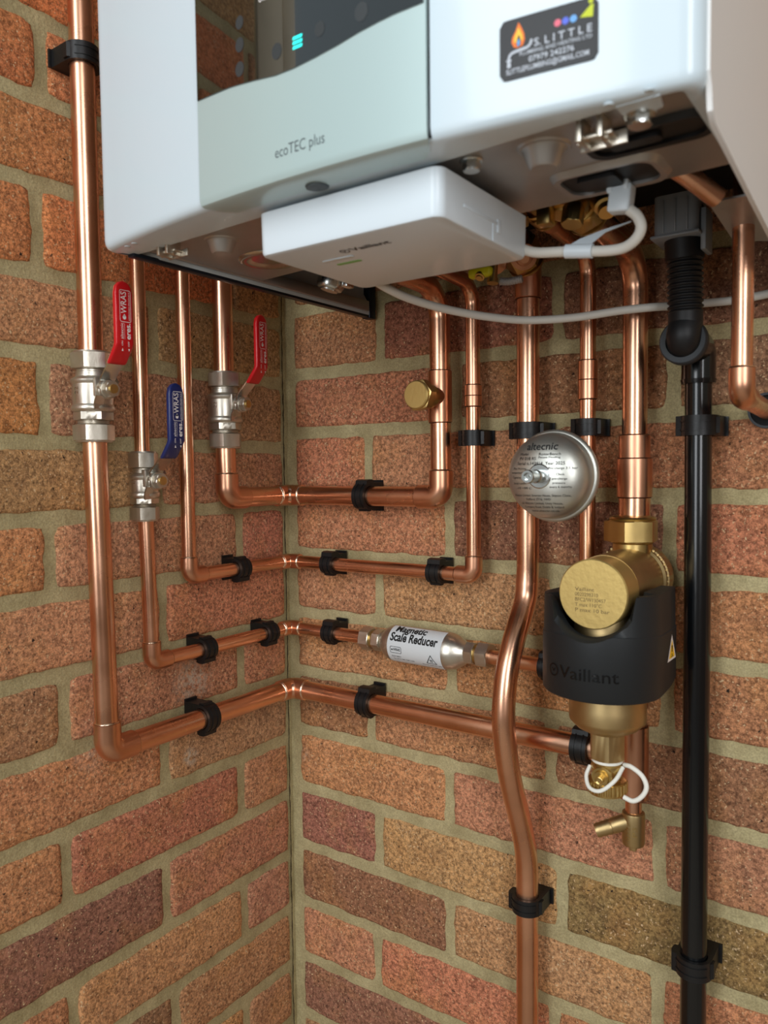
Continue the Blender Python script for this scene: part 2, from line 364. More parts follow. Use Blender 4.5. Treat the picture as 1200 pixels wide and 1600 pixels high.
# ------------------------------------------------------------------ brick walls
PAL = {'o': (196, 138, 100), 'p': (192, 138, 104), 'd': (156, 112, 88), 'y': (194, 148, 102), 's': (150, 116, 82), 'r': (184, 126, 94), 'q': (204, 130, 86), 't': (188, 156, 114), 'm': (184, 134, 98)}
def wall(name, axis, rows, joints, lim):
    """axis 'x': back wall (runs +x, faces -y).  axis 'y': left wall (runs -y, faces +x).
    rows: list of (z_top, z_bottom, [edges...], tones)"""
    bm = bmesh.new(); lay = bm.verts.layers.float_color.new('tone')
    def P(u, z, d): return Vector((u, -d, z)) if axis == 'x' else Vector((d, -u, z))
    # mortar bed
    u0, u1, z0, z1 = lim; st = 10.0; nu = int((u1-u0)/st); nz = int((z1-z0)/st); g = []
    for i in range(nu+1):
        col = []
        for j in range(nz+1):
            u, z = u0+(u1-u0)*i/nu, z0+(z1-z0)*j/nz
            v = bm.verts.new(P(u, z, -2.6 + 0.9*noise.noise(Vector((u*0.03, z*0.03, 7 if axis == 'x' else 31))))); col.append(v)
        g.append(col)
    for i in range(nu):
        for j in range(nz): bm.faces.new((g[i][j], g[i+1][j], g[i+1][j+1], g[i][j+1])).material_index = 1
    # bricks
    def samp(a, b):
        L = b-a; k = max(2, int(L/7.0)); s = [a, a+0.9, a+3.2]
        s += [a+3.2+(L-6.4)*i/k for i in range(1, k)] + [b-3.2, b-0.9, b]; return s
    for zt, zb, edges, tones in rows:
        for bi, (a, b) in enumerate(edges):
            t = tones[bi] if bi < len(tones) else random.choice('oopmy'); c = [v*random.uniform(0.95, 1.05) for v in PAL[t]]; c = s2l([min(255, v) for v in c])
            seed = random.uniform(0, 500); pr = random.uniform(-0.6, 0.6)
            U, Z = samp(a, b), samp(zb, zt); G = []
            for i, u in enumerate(U):
                col = []
                for j, z in enumerate(Z):
                    q = min(i, len(U)-1-i, j, len(Z)-1-j)
                    d = {0: -4.5, 1: -1.5, 2: -0.35}.get(q, 0.0) + pr
                    d += 0.75*noise.noise(Vector((u*0.05, z*0.05, seed))) + 0.45*noise.noise(Vector((u*0.22, z*0.22, seed)))
                    # irregular outline and slightly rounded corners
                    eu = min(u-a, b-u); ez = min(z-zb, zt-z); su = 1 if u < (a+b)/2 else -1; sz = 1 if z < (zt+zb)/2 else -1
                    uu, zz = u, z
                    if eu < 4 and ez < 12: uu += su*1.6*(1-ez/12)**2
                    if ez < 4 and eu < 12: zz += sz*1.6*(1-eu/12)**2
                    if eu < 4: uu += 2.2*noise.noise(Vector((z*0.07, seed, su*3.0))) + 1.2*noise.noise(Vector((z*0.3, seed, su*3.0)))
                    if ez < 4: zz += 2.0*noise.noise(Vector((u*0.05, seed, sz*9.0))) + 1.2*noise.noise(Vector((u*0.25, seed, sz*9.0)))
                    v = bm.verts.new(P(uu, zz, d)); v[lay] = (*c, 1); col.append(v)
                G.append(col)
            for i in range(len(U)-1):
                for j in range(len(Z)-1): bm.faces.new((G[i][j], G[i+1][j], G[i+1][j+1], G[i][j+1])).material_index = 0
    return bm, P
H = 6.6
def span(ps, lo, hi, first):
    """brick spans between perpends ps (sorted), mortar half width 5.5"""
    e_ = [first] + [p for p in ps if p > first+20 and p < hi]; o = []
    for a, b in zip(e_, e_[1:] + [hi]):
        o.append((a+(5.5 if a != first else 0), b-(5.5 if b != hi else 0)))
    return o
BZ = {-6: 118.8, -5: 46.9, -4: -26.3, -3: -102.8, -2: -177.4, -1: -251.9, 0: -327.7, 1: -402.6, 2: -478.5, 3: -552.9, 4: -626.6}
LZ = {-9: 338, -8: 263, -7: 181.5, -6: 109.3, -5: 29, -4: -41.5, -3: -114.2, -2: -189, -1: -263.4, 0: -341.1, 1: -414.8, 2: -492.5, 3: -565.2, 4: -640.3}
def zj(D, k, off): return D.get(k, off-75*k)
BTONE = {-8: 'mdrmm', -7: 'drdmr', -6: 'mddrr', -5: 'mdddm', -4: 'pprdm', -3: 'odryt', -2: 'pordr', -1: 'yomoo', 0: 'dmdro', 1: 'ppmrr', 2: 'dysym', 3: 'dypoo', 4: 'pomoo', 5: 'dmsoo', 6: 'moypo'}
LTONE = {-10: 'qqqmr', -9: 'oqqqo', -8: 'mqqqo', -7: 'mqqqo', -6: 'mmqop', -5: 'mmqmo', -4: 'pmooo', -3: 'pporo', -2: 'ppooo', -1: 'pproo', 0: 'pooyo', 1: 'prooo', 2: 'mddmo', 3: 'pymoo', 4: 'mdmoo', 5: 'myroo', 6: 'momoy', 7: 'oomoo'}
BP_ = {-6: [144.8, 360, 579], -4: [126.3, 352, 571], -2: [139.7, 358, 579], 0: [126.2, 352.8, 579], 2: [135.3, 365.4, 583], 4: [131.6, 356, 580],
       -5: [245, 471, 696], -3: [235, 468.6, 692], -1: [236.5, 467.7, 692], 1: [232.8, 461.9, 690], 3: [232.2, 461.8, 690]}
rowsB = []
for k in range(-14, 11):
    zt, zb = zj(BZ, k-1, -327.7)-H, zj(BZ, k, -327.7)+H
    ps = BP_.get(k) or ([130+225*i for i in range(5)] if k % 2 == 0 else [240+225*i for i in range(5)])
    ps = ps + [ps[-1]+225*i for i in (1, 2, 3)]
    rowsB.append((zt, zb, span(ps, 0, 1150, 13.5), BTONE.get(k, '')))
bm, PB = wall('wall_back', 'x', rowsB, BZ, (-12, 1160, -1090, 760))
o = finish('wall_back', bm, [BRICK, MORTAR], smooth=60, recalc=False); o['kind'] = 'structure'
rowsL = []
LP_ = {1: [89, 317.8], -1: [85, 314.8], 3: [87.2, 315], -3: [83.4, 324], -5: [90, 324.5], 0: [199, 425], -2: [197, 423], 2: [201.8, 427], 4: [193.5, 420], -7: [92, 325.5], -9: [90, 316.5]}
for k in range(-14, 11):
    zt, zb = zj(LZ, k-1, -340.2)-H, zj(LZ, k, -340.2)+H
    ps = LP_.get(k) or ([199, 424] if k % 2 == 0 else [88, 317])
    ps = ps + [ps[-1]+225*i for i in (1, 2, 3)]
    rowsL.append((zt, zb, span(ps, 0, 672, 8.0), LTONE.get(k, '')))
bm, PL = wall('wall_left', 'y', rowsL, LZ, (-12, 676, -1090, 760))
# the crack that runs down the corner pointing
pts = []; z = 230.0
while z > -760:
    pts.append((4.6 + 1.6*noise.noise(Vector((z*0.02, 3, 1))) + 1.0*noise.noise(Vector((z*0.12, 5, 2))), z)); z -= 5
for (ua, za), (ub, zb) in zip(pts, pts[1:]):
    wa = 0.5 + 0.9*abs(noise.noise(Vector((za*0.05, 1, 9)))); wb = 0.5 + 0.9*abs(noise.noise(Vector((zb*0.05, 1, 9))))
    f = bm.faces.new([bm.verts.new(PL(u_, z_, -0.9)) for u_, z_ in ((ua-wa, za), (ua+wa, za), (ub+wb, zb), (ub-wb, zb))]); f.material_index = 2
o = finish('wall_left', bm, [BRICK, MORTAR, CRACK], smooth=60, recalc=False); o['kind'] = 'structure'
bm = bmesh.new(); box(bm, (-60, -745, -1090), (0, -678, 760), 2); o = finish('trim_1', bm, TIMBER); o['kind'] = 'structure'
bm = bmesh.new(); box(bm, (-60, -788, -1090), (-6, -752, 760), 2); o = finish('trim_2', bm, TIMBER); o['kind'] = 'structure'
bm = bmesh.new(); box(bm, (-70, -2600, -1110), (1700, 0, -1090)); o = finish('floor', bm, mat('concrete', (168, 152, 132), 0.8, var=0.2, vscale=5)); o['kind'] = 'structure'

# ------------------------------------------------------------------ pipework
def elbow(bm, p, a, b, r, R, leg, mi=0):
    """end-feed elbow sleeve about corner p, arms towards a and b"""
    p = Vector(p); a = (Vector(a)-p).normalized(); b = (Vector(b)-p).normalized()
    path = fillet([p+a*(R+leg), p, p+b*(R+leg)], R, 10)
    path = [path[0], path[0]+(path[1]-path[0]).normalized()*0.6] + path[1:-1] + [path[-1]+(path[-2]-path[-1]).normalized()*0.6, path[-1]]
    n = len(path); rr = [r+1.7]*n; rr[0] = rr[-1] = r+0.6
    tube(bm, path, rr, 32, mi)
    for q, d in ((path[0], a), (path[-1], b)): lathe(bm, q-d*0.1, d, [(0, r+1.3), (0.6, r+1.1), (1.3, r+0.05)], 32, 1, cap=False)
def sleeve(bm, a, b, r, mi=0, ring=True):
    a, b = Vector(a), Vector(b); L = (b-a).length; d = (b-a).normalized()
    lathe(bm, a, d, [(0, r+0.3), (0.5, r+1.5), (L-0.5, r+1.5), (L, r+0.3)], 36, mi)
    if ring:
        lathe(bm, a-d*0.7, d, [(0, r+0.05), (0.7, r+0.9)], 36, 1, cap=False); lathe(bm, b, d, [(0, r+0.9), (0.7, r+0.05)], 36, 1, cap=False)
r22, r15 = 11.0, 7.5
NP = [0]
def run(label, polylines, elbows=(), sleeves=(), tees=(), extra=None, group='copper pipe runs'):
    """one continuous soldered run of pipe"""
    o0 = polylines[0][0][0]
    t = thing('copper_pipe_run', label, 'pipe', o0, group)
    for pts, r, R, mt in polylines:
        bm = bmesh.new(); tube(bm, fillet(pts, R, 12), r, 40); finish('pipe', bm, mt, t, 50)
    for p, a, b, r, R, leg in elbows:
        bm = bmesh.new(); elbow(bm, p, a, b, r, R, leg); finish('elbow', bm, [COPF, SOLD], t, 50)
    for a, b, r in sleeves:
        bm = bmesh.new(); sleeve(bm, a, b, r); finish('coupling', bm, [COPF, OXID], t, 40)
    for a, b, c, r, rb in tees:
        bm = bmesh.new(); sleeve(bm, a, b, r); mid = (Vector(a)+Vector(b))/2; sleeve(bm, mid, c, rb, 0); finish('tee', bm, [COPF, OXID], t, 40)
    if extra: extra(t)
    return t
xa, xb = 26, 22       # pipe centre line off the left wall: 22 mm and 15 mm pipe
# A: left 22 mm pipe above its valve
run('22 mm copper pipe nearest the left edge, rising from the leftmost red valve', [([(26, -293, 104), (26, -293, 760)], r22, 0, COP)])
# B: from the valve, round the corner, into the tee under the filter
zB = -266
run('lowest copper run, from the leftmost valve round the corner to the filter tee',
    [([(26, -292, 36), (26, -288, zB), (26, -26, zB), (446, -26, zB)], r22, 20, COP), ([(446, -26, -205), (446, -26, -305)], r22, 0, COPD)],
    elbows=[((26, -288, zB), (26, -288, 0), (26, 0, zB), r22, 12, 17), ((26, -26, zB), (26, -200, zB), (300, -26, zB), r22, 13, 10)],
    tees=[((446, -26, -236), (446, -26, -304), (424, -26, -266), r22+0.6, r22)],
    sleeves=[((446, -26, -219), (446, -26, -201), r22)],
    extra=lambda t: [finish('pipe', (lambda b: (tube(b, [(446, -26, -300), (446, -26, -321)], r15, 36), b)[1])(bmesh.new()), COP, t, 50)])
# C, D: 15 mm
run('15 mm copper pipe from behind the boiler down to the blue valve', [([(22, -236, 14), (22, -237, 760)], r15, 0, COP)])
zD = -192
run('thin copper run from the blue valve round the corner to the scale reducer',
    [([(22, -234, -40), (22, -231, zD), (22, -22, zD), (148, -22, zD)], r15, 14, COP)],
    elbows=[((22, -231, zD), (22, -231, 0), (22, 0, zD), r15, 9, 12), ((22, -22, zD), (22, -200, zD), (200, -22, zD), r15, 9, 8)])
run('thin copper run from the scale reducer, behind the filter, up to the boiler',
    [([(284, -22, -193), (399.5, -22, -195), (399.5, -22, 199), (399, -106, 205)], r15, [14, 24], COP)],
    elbows=[((399.5, -22, -195), (300, -22, -195), (399.5, -22, 0), r15, 11, 10)],
    sleeves=[((399.5, -22, 64), (399.5, -22, 82), r15), ((399.5, -22, 82), (399.5, -22, 100), r15)],
    tees=[((399.5, -22, -24), (399.5, -22, 12), (399.5, -46, -6.5), r15, r15)])
# F
zF = -110
run('second-highest copper run, thin, without a valve, round the corner and up to the boiler',
    [([(22, -180, 760), (22, -180, zF), (22, -22, zF), (278, -22, zF), (278, -22, 188), (278, -120, 192)], r15, [14, 14, 14, 24], COP)],
    elbows=[((22, -180, zF), (22, -180, 0), (22, 0, zF), r15, 9, 11), ((22, -22, zF), (22, -200, zF), (200, -22, zF), r15, 9, 8), ((278, -22, zF), (200, -22, zF), (278, -22, 0), r15, 9, 11)],
    sleeves=[((278, -22, 64), (278, -22, 75), r15), ((278, -22, 75), (278, -22, 86), r15)])
# G, H
run('thick copper pipe dropping from the boiler to the red valve nearest the corner', [([(26, -128, 100), (26, -129, 760)], r22, 0, COP)])
zH = -29
run('highest copper run, from the corner red valve to the brass capped tee',
    [([(26, -128, 34), (26, -127, zH), (26, -26, zH), (241.5, -26, zH), (241, -26, 188), (240, -130, 192)], r22, [20, 20, 20, 34], COP)],
    elbows=[((26, -127, zH), (26, -127, 60), (26, 0, zH), r22, 12, 15), ((26, -26, zH), (26, -100, zH), (200, -26, zH), r22, 13, 9), ((241.5, -26, zH), (100, -26, zH), (241.5, -26, 60), r22, 12, 16)],
    tees=[((241, -26, 49), (241, -26, 103), (241, -47, 75), r22, r15+1)],
    extra=lambda t: (lambda c: (finish('brass_cap', c, [BRASS, BRASSF], t, 30)))((lambda b: (lathe(b, (241, -44, 75), (0, -1, 0), [(0, 11), (4, 11), (4, 12.5), (13, 12.5), (13, 11)], 32), hexn(b, (241, -59, 75), (241, -70, 75), 29, tw=0.15, ch=0.8), lathe(b, (241, -70, 75), (0, -1, 0), [(0, 14.2), (2.6, 14.2), (3.6, 13.2), (3.7, 0)], 40, 1), b)[-1])(bmesh.new())))
# I: the long bent pipe in front of the horizontal runs
run('long upright copper pipe bowed outward in front of the lower runs',
    [(fillet([(341, -26, 186), (340.5, -26, -98)], 0) + smooth_path([(340, -26, -110), (340, -31, -131), (340, -57, -165), (340, -73, -195), (340, -79, -230), (340, -75.5, -262), (340, -64, -300), (340, -42, -350), (340, -30, -385), (339.5, -26, -412)], 6) + [Vector((339.5, -26, -1088))], r22, 0, COP)],
    sleeves=[((341, -26, 164), (341, -26, 200), r22+0.4)])
# J
run('thick copper pipe from the boiler down into the brass top of the magnetic filter',
    [([(444.8, -26, 20), (444.8, -26, 188), (445, -140, 194)], r22, 34, COP), ([(445, -26, -15), (445, -26, -46)], 14, 0, COP)],
    sleeves=[((444.8, -26, 8), (444.8, -26, 29), r22+1.2), ((445, -26, -27), (445, -26, 8), 14)])
# K
run('15 mm relief pipe at the right edge, turning back into a hole in the wall',
    [([(549, -113, 380), (549, -110, 52), (549, 14, 46)], r15, 12, COP)],
    elbows=[((549, -110, 52), (549, -110, 90), (549, 0, 47), r15, 11, 9)])
bm = bmesh.new(); lathe(bm, (549, -3.5, 47), (0, 1, 0), [(0, 13), (0, 15), (1.5, 15.3), (6, 15), (6, 13), (0, 13)], 36, 0, cap=False)
lathe(bm, (549, -0.5, 47), (0, 1, 0), [(0, 13.2), (0.1, 7.4)], 36, 1, cap=False)
tag(finish('pipe_sleeve', bm, [GREYR, DARK]), 'dark round sleeve in the wall where the relief pipe goes through', 'sleeve')

# ------------------------------------------------------------------ pipe clips
def clip(o, axis, n, r, label, side=1, wide=16.0):
    """hinged plastic clip. o: point on pipe centre line, axis: pipe direction, n: wall normal, side: where the catch sits"""
    o = Vector(o); a = Vector(axis).normalized(); n = Vector(n).normalized(); s = a.cross(n).normalized()*side
    h = o.dot(n); w_ = wide/2; R = r+0.6; Ro = r+4.2
    t = thing('pipe_clip', label, 'clip', tuple(o-n*h), 'black hinged pipe clips')
    def ext(bm, pts, ww=w_):
        prism(bm, [o + s*p + n*q - a*ww for p, q in pts], a, 2*ww)
    bm = bmesh.new()
    # saddle: foot on the wall and two cheeks holding the lower half of the pipe
    k = 10; outer = [(-Ro, 0.0), (-Ro, -h+2.5), (-Ro-2.5, -h+2.5), (-Ro-2.5, -h+0.1), (Ro+2.5, -h+0.1), (Ro+2.5, -h+2.5), (Ro, -h+2.5), (Ro, 0.0)]
    inner = [(R*math.cos(-PI*i/k), R*math.sin(-PI*i/k)) for i in range(k+1)]
    ext(bm, outer + inner[0:])
    finish('clip_base', bm, BLACK, t, 30)
    bm = bmesh.new()
    # hinged strap over the front with the catch block
    A = [(Ro*math.cos(PI*i/16)*(1.0), Ro*math.sin(PI*i/16)) for i in range(17)]; B = [(R*math.cos(PI*i/16), R*math.sin(PI*i/16)) for i in range(17)]
    ext(bm, A + B[::-1])
    x0 = Ro-0.6
    ext(bm, [(x0, -6), (x0+3.2, -6), (x0+4.2, -3), (x0+4.2, 3), (x0+3.0, 6.5), (x0-1.5, 7.5)], w_*0.99)
    ext(bm, [(-x0, -4), (-x0-2.4, -3), (-x0-2.6, 2.5), (-x0, 4.5)], w_*0.8)
    for zz in (-w_*0.45, w_*0.45):
        prism(bm, [o + s*p + n*q + a*(zz-0.6) for p, q in [((Ro+0.7)*math.cos(PI*(i/16*0.7+0.12)), (Ro+0.7)*math.sin(PI*(i/16*0.7+0.12))) for i in range(17)] + [((Ro-0.5)*math.cos(PI*(i/16*0.7+0.12)), (Ro-0.5)*math.sin(PI*(i/16*0.7+0.12))) for i in range(16, -1, -1)]], a, 1.2)
    finish('hinged_strap', bm, BLACK, t, 30)
    return t
X_, Y_, Z_ = (1, 0, 0), (0, -1, 0), (0, 0, 1)
clip((26, -293, 377), Z_, X_, r22, 'black clip on the left pipe, highest of all, beside the boiler')
clip((26, -165, zB), (0, 1, 0), X_, r22, 'black clip on the lowest run, left of the corner')
clip((22, -160, zD), (0, 1, 0), X_, r15, 'black clip on the scale reducer run, on the left wall, farther from the corner')
clip((22, -62, zD), (0, 1, 0), X_, r15, 'black clip on the scale reducer run, just left of the corner')
clip((22, -106, zF), (0, 1, 0), X_, r15, 'black clip on the second-highest run, on the left wall')
clip((86, -22, zF), (-1, 0, 0), Y_, r15, 'black clip on the second-highest run, just right of the corner')
clip((233, -22, zF), (-1, 0, 0), Y_, r15, 'black clip on the second-highest run, beside its right-hand elbow')
clip((86, -22, zD), (-1, 0, 0), Y_, r15, 'black clip on the scale reducer run, right of the corner')
clip((361, -22, -195), (-1, 0, 0), Y_, r15, 'black clip right of the bowed pipe, half behind the magnetic filter')
clip((141, -26, zH), (-1, 0, 0), Y_, r22, 'black clip on the highest run, in the middle of the back wall')
clip((141, -26, zB), (-1, 0, 0), Y_, r22, 'black clip on the lowest run, right of the corner')
clip((397, -26, zB), (-1, 0, 0), Y_, r22, 'black clip on the lowest run, beside the filter drain valve')
clip((278, -22, 32), Z_, Y_, r15, 'black clip on the thin pipe right of the brass capped tee', -1)
clip((341, -26, 37), Z_, Y_, r22, 'black clip above left of the round steel vessel', -1)
clip((399.5, -22, 38), Z_, Y_, r15, 'black clip above right of the round steel vessel', -1)
clip((339.5, -26, -438), Z_, Y_, r22, 'black clip near the bottom on the bowed copper pipe', -1)
clip((501, -30, 35), Z_, Y_, r22, 'black clip at the top of the black plastic pipe', -1, 17)
clip((501.5, -30, -440), Z_, Y_, r22, 'black clip at the bottom of the black plastic pipe', -1, 17)

# ------------------------------------------------------------------ ball valves
def handle_print(t, o, big=1.0):
    """white print on the lever, reading upwards; o = (x of the face, y centre, z of the print's top)"""
    x, y, z = o
    f0 = plane_map((x, y, z), (0, 0, 1), (0, -1, 0), 0.12); f = lambda u, v: f0(u, v*0.86+0.1)
    bm = bmesh.new()
    ringflat(bm, f, 28, 13.2, 2, 0.45, cx=-16, cy=-1)
    text_into(bm, 'WRAS', lambda u, v: f(u-22.5, v+0.6), 9.4, width=19.0, bold=0.005)
    disc(bm, f, -25.8, 0.2, 2.0, 0, 16); flat(bm, f, [(-25.4, 2.0), (-25.4, -1.6), (-22.6, 0.2)])
    text_into(bm, 'APPROVED PRODUCT', lambda u, v: f(u-28.5, v-5.7), 2.4, width=25)
    text_into(bm, 'altecnic', lambda u, v: f(u-45, v+3.4), 5.0, width=14)
    flat(bm, f, [(-45, 0.3), (-31, 0.3), (-31, 0.55), (-45, 0.55)])
    text_into(bm, 'eres.', lambda u, v: f(u-45, v-4.0), 8.0, width=14, bold=0.02)
    text_into(bm, 'ON', lambda u, v: f(u-51, v+3.4), 2.8); flat(bm, f, [(-55.5, 2.4), (-55.5, 4.6), (-52.8, 3.5)][::1])
    text_into(bm, 'OFF', lambda u, v: f(u-51.5, v-4.2), 2.8); flat(bm, f, [(-53.2, -5.2), (-53.2, -3.2), (-55.6, -4.2)])
    return finish('lettering', bm, INKW, t, 0, recalc=False)
def valve(label, o, r, zz, mt, hx, rot=0, gp='lever ball valves'):
    """o: centre of the spindle on the pipe axis. zz: z offsets"""
    x, y, z = o; t = thing('ball_valve', label, 'valve', o, gp)
    tn, tb, b1, b0, h0, n1, n0 = zz; af = (r+5.6)*2; rb = r+8.6 if r > 9 else r+8.0
    bm = bmesh.new()
    lathe(bm, (x, y, z), Z_, [(b0, rb-4.5), (b0+1, rb-1.5), (b0+2.5, rb-0.3), (b0+4, rb), (b0+6, rb-0.6), (b0+7.5, rb-1.7), ((b0+b1)/2, rb-1.2), (b1-7, rb-1.5), (b1-5, rb-0.2), (b1-3.5, rb), (b1-2, rb-1), (b1, rb-4.5), (tb, r+3.0), (tn-2, r+3)], 48)
    for i in range(4):                                      # threads between body and nuts
        zt = b1 + (tb-b1)*(i+0.5)/4; lathe(bm, (x, y, z+zt-0.5), Z_, [(0, r+3), (0.5, r+3.8), (1, r+3)], 40, cap=False)
    lathe(bm, (x, y, z), Z_, [(n0+2, r+2.8), (h0, r+2.8)], 40)
    for i in range(3):
        zt = n1 + (h0-n1)*(i+0.5)/3; lathe(bm, (x, y, z+zt-0.5), Z_, [(0, r+2.8), (0.5, r+3.6), (1, r+2.8)], 40, cap=False)
    hexn(bm, (x, y, z+h0), (x, y, z+b0+1), af-1.5, tw=0.35)
    cyl(bm, (x+6, y, z), (x+rb+3, y, z), 8.5, 32, ch=0.8)   # spindle boss
    box(bm, (x+rb*0.55, y-9.5, z-6), (x+rb-0.8, y-3, z+11), 0.8)   # raised pad
    cyl(bm, (x+rb+2, y-8, z+2), (x+rb+6.0, y-8, z+2), 2.0, 16); cyl(bm, (x+rb+2, y+8, z-2), (x+rb+6, y+8, z-2), 2.0, 16)
    fb = lambda u, v: Vector((x+math.sin(math.radians(58)+v/rb)*0 + math.cos(-PI/2+0.15+v/rb)*(rb-1.0), y+math.sin(-PI/2+0.15+v/rb)*(rb-1.0), z+u))
    text_into(bm, '22' if r > 9 else '15', lambda u, v: fb(u-4, -v), 7, mi=1)
    finish('valve_body', bm, [NICK, STEEL], t, 30)
    for a, b in ((tb, tn), (n0, n1)):
        bm = bmesh.new(); hexn(bm, (x, y, z+a), (x, y, z+b), af, tw=0.62)
        e1, e2 = (b-1.6, b+1.2) if b > 0 else (a-1.2, a+1.6)
        lathe(bm, (x, y, z+min(e1, e2)), Z_, [(0, r+0.4), (0, af/2-0.5), (1.4, af/2), (2.8, af/2-0.5), (2.8, r+0.4)], 40, cap=False)
        finish('compression_nut', bm, NICK, t, 12)
    bm = bmesh.new(); hx0 = x+rb+3
    # bent steel arm: wings, then crank outwards and up into the grip
    pr = [(hx0, -9), (hx0+0.2, 8), (hx0+2, 12), (hx, 30), (hx, 88)]
    def strip(path, w_, th, y0=y):
        P = [Vector((px, 0, pz)) for px, pz in path]
        for (p, q) in zip(P, P[1:]):
            d = (q-p).normalized(); nn = Vector((d.z, 0, -d.x))*th
            vs = [Vector((v.x, y0+s_*w_/2, z+v.z)) for v in (p, q, q+nn, p+nn) for s_ in (-1, 1)]
            V8 = [bm.verts.new(v) for v in vs]
            for i in ((0, 2, 3, 1), (4, 5, 7, 6), (0, 1, 7, 6)[::-1], (2, 4, 5, 3), (0, 6, 4, 2), (1, 3, 5, 7)): bm.faces.new([V8[k] for k in i])
    strip([(hx0, -6), (hx0, 8), (hx0+2, 11), (hx-10.5, 27)], 15, 1.6)
    strip([(hx0, -6), (hx0-4, -13), (hx0-4, -18)], 9, 1.6, y-6)
    strip([(hx0, 6), (hx0-4, 12), (hx0-5, 14)], 6, 1.6, y+9)
    finish('lever_arm', bm, STEEL, t, 30)
    bm = bmesh.new(); cyl(bm, (hx0+1.5, y, z), (hx0+4, y, z), 8.5, 32, ch=0.4)
    hexn(bm, (hx0+4, y, z), (hx0+10, y, z), 13.5, tw=0.2); cyl(bm, (hx0+10, y, z), (hx0+11.5, y, z), 4.2, 20, 1)
    finish('spindle_nut', bm, [NICK, BRASS], t, 12)
    bm = bmesh.new()
    W = 9.0; th = 2.9
    secs = [(hx-12.2, 21.5, W-0.8, th-0.6), (hx-11.2, 23, W, th), (hx-1.5, 35.5, W, th), (hx, 38.5, W, th), (hx, 82, W, th), (hx, 88, W-1.2, th-0.2), (hx, 91.5, W-4.2, th-0.7), (hx, 93, W-8, th-1.6)]
    rings = []
    for (cx, cz, ww, tt) in secs:
        ring = []
        for i in range(24):
            a = 2*PI*i/24; ca, sa = math.cos(a), math.sin(a)
            ring.append(bm.verts.new(Vector((cx+tt*math.copysign(abs(ca)**0.45, ca), y+ww*math.copysign(abs(sa)**0.35, sa), z+cz))))
        rings.append(ring)
    for A, B in zip(rings, rings[1:]):
        for i in range(24): bm.faces.new((A[i], A[(i+1) % 24], B[(i+1) % 24], B[i]))
    bm.faces.new(rings[0]); bm.faces.new(rings[-1])
    g = finish('lever_grip', bm, mt, t, 50)
    handle_print(g, (hx+th, y-0.3, z+87))
    t.rotation_euler = (0, 0, math.radians(rot)); return t
valve('leftmost ball valve, with a red lever beside the left pipe', (26, -292.5, 76), r22, (35, 20, 13, -20, -27, -31, -46), RED, 76.5, -2)
valve('ball valve with the blue lever', (22, -235, -8), r15, (28, 13, 8, -18, -23, -26, -39), BLUE, 72, 0)
valve('ball valve with a red lever under the boiler, nearest the wall corner', (26, -128, 73), r22, (35, 20, 13, -20, -27, -31, -46), RED, 78, 5)
bm = bmesh.new(); lathe(bm, (-3, -181, 77), X_, [(0, 3.4), (4.2, 3.4), (4.4, 2.0), (1.0, 1.6)], 20); box(bm, (0, -184.2, 76.2), (1.4, -178, 77.6))
tag(finish('wall_plug', bm, PLUG), 'small grey plug left in the brick behind the blue lever', 'wall plug')

# ------------------------------------------------------------------ magnetic scale reducer
t = thing('scale_reducer', 'steel magnetic scale reducer with a white printed label on the thin copper run', 'pipe fitting', (215, -22, -212))
zc = -192.5; ax = (1, 0, -0.012)
bm = bmesh.new()
lathe(bm, (160, -22, zc), ax, [(0, 9.5), (3, 10.5), (6, 13.5), (12, 18), (17, 19.6), (21, 20), (88, 20), (92, 19.6), (99, 17.5), (106, 13), (109, 10.5), (112, 9.5)], 56)
finish('body', bm, NICK, t, 30)
for a, b, c, d in ((134, 147, 151, 161), (297, 284, 280, 270)):
    bm = bmesh.new(); hexn(bm, (a, -22, zc), (b, -22, zc), 24, tw=0.3); lathe(bm, (min(a, a+(3 if a < b else -3))-0.5, -22, zc), X_, [(0, 8), (0, 10.5), (2.5, 11), (3, 8)], 30, cap=False); finish('compression_nut', bm, NICK, t, 12)
    bm = bmesh.new(); cyl(bm, (min(b, c)-0.5, -22, zc), (max(b, c)+0.5, -22, zc), 9.6, 30); finish('brass_ring', bm, BRASS, t, 40)
    bm = bmesh.new(); hexn(bm, (c, -22, zc), (d, -22, zc), 22, tw=0.3); finish('hexagon', bm, NICK, t, 12)
bm = bmesh.new(); RL = 20.15
def rl(u, v, lift=0): return Vector((180.5+u, -22-(RL+lift)*math.cos(v/RL), zc-0.012*(20+u)+(RL+lift)*math.sin(v/RL)))
nn = 36
G = [[bm.verts.new(rl(u, -30+60*j/nn)) for j in range(nn+1)] for u in (0, 68)]
for j in range(nn): bm.faces.new((G[0][j], G[1][j], G[1][j+1], G[0][j+1]))
lb = finish('label', bm, LABEL, t, 60)
bm = bmesh.new(); fl = lambda u, v: rl(u, v, 0.25)
text_into(bm, 'Magnetic', lambda u, v: fl(u+6, v+22.5), 13, width=39, bold=0.03, cut=1.5)
text_into(bm, 'Scale Reducer', lambda u, v: fl(u+3, v+11.5), 13.5, width=60, bold=0.03, cut=1.5)
ringflat(bm, fl, 14.5, 7.5, 1.5, 0.5, cx=11.5, cy=-2.5)
text_into(bm, 'WRAS', lambda u, v: fl(u+8.2, v-2.2), 4.2, width=9.2, bold=0.02); disc(bm, fl, 6.8, -2.4, 1.0)
text_into(bm, 'FLOW DIRECT', lambda u, v: fl(u+5, v-10.5), 2.6, width=12)
text_into(bm, 'Tel. 0116 260 1260 / 260', lambda u, v: fl(u+6, v-14), 2.5, width=27)
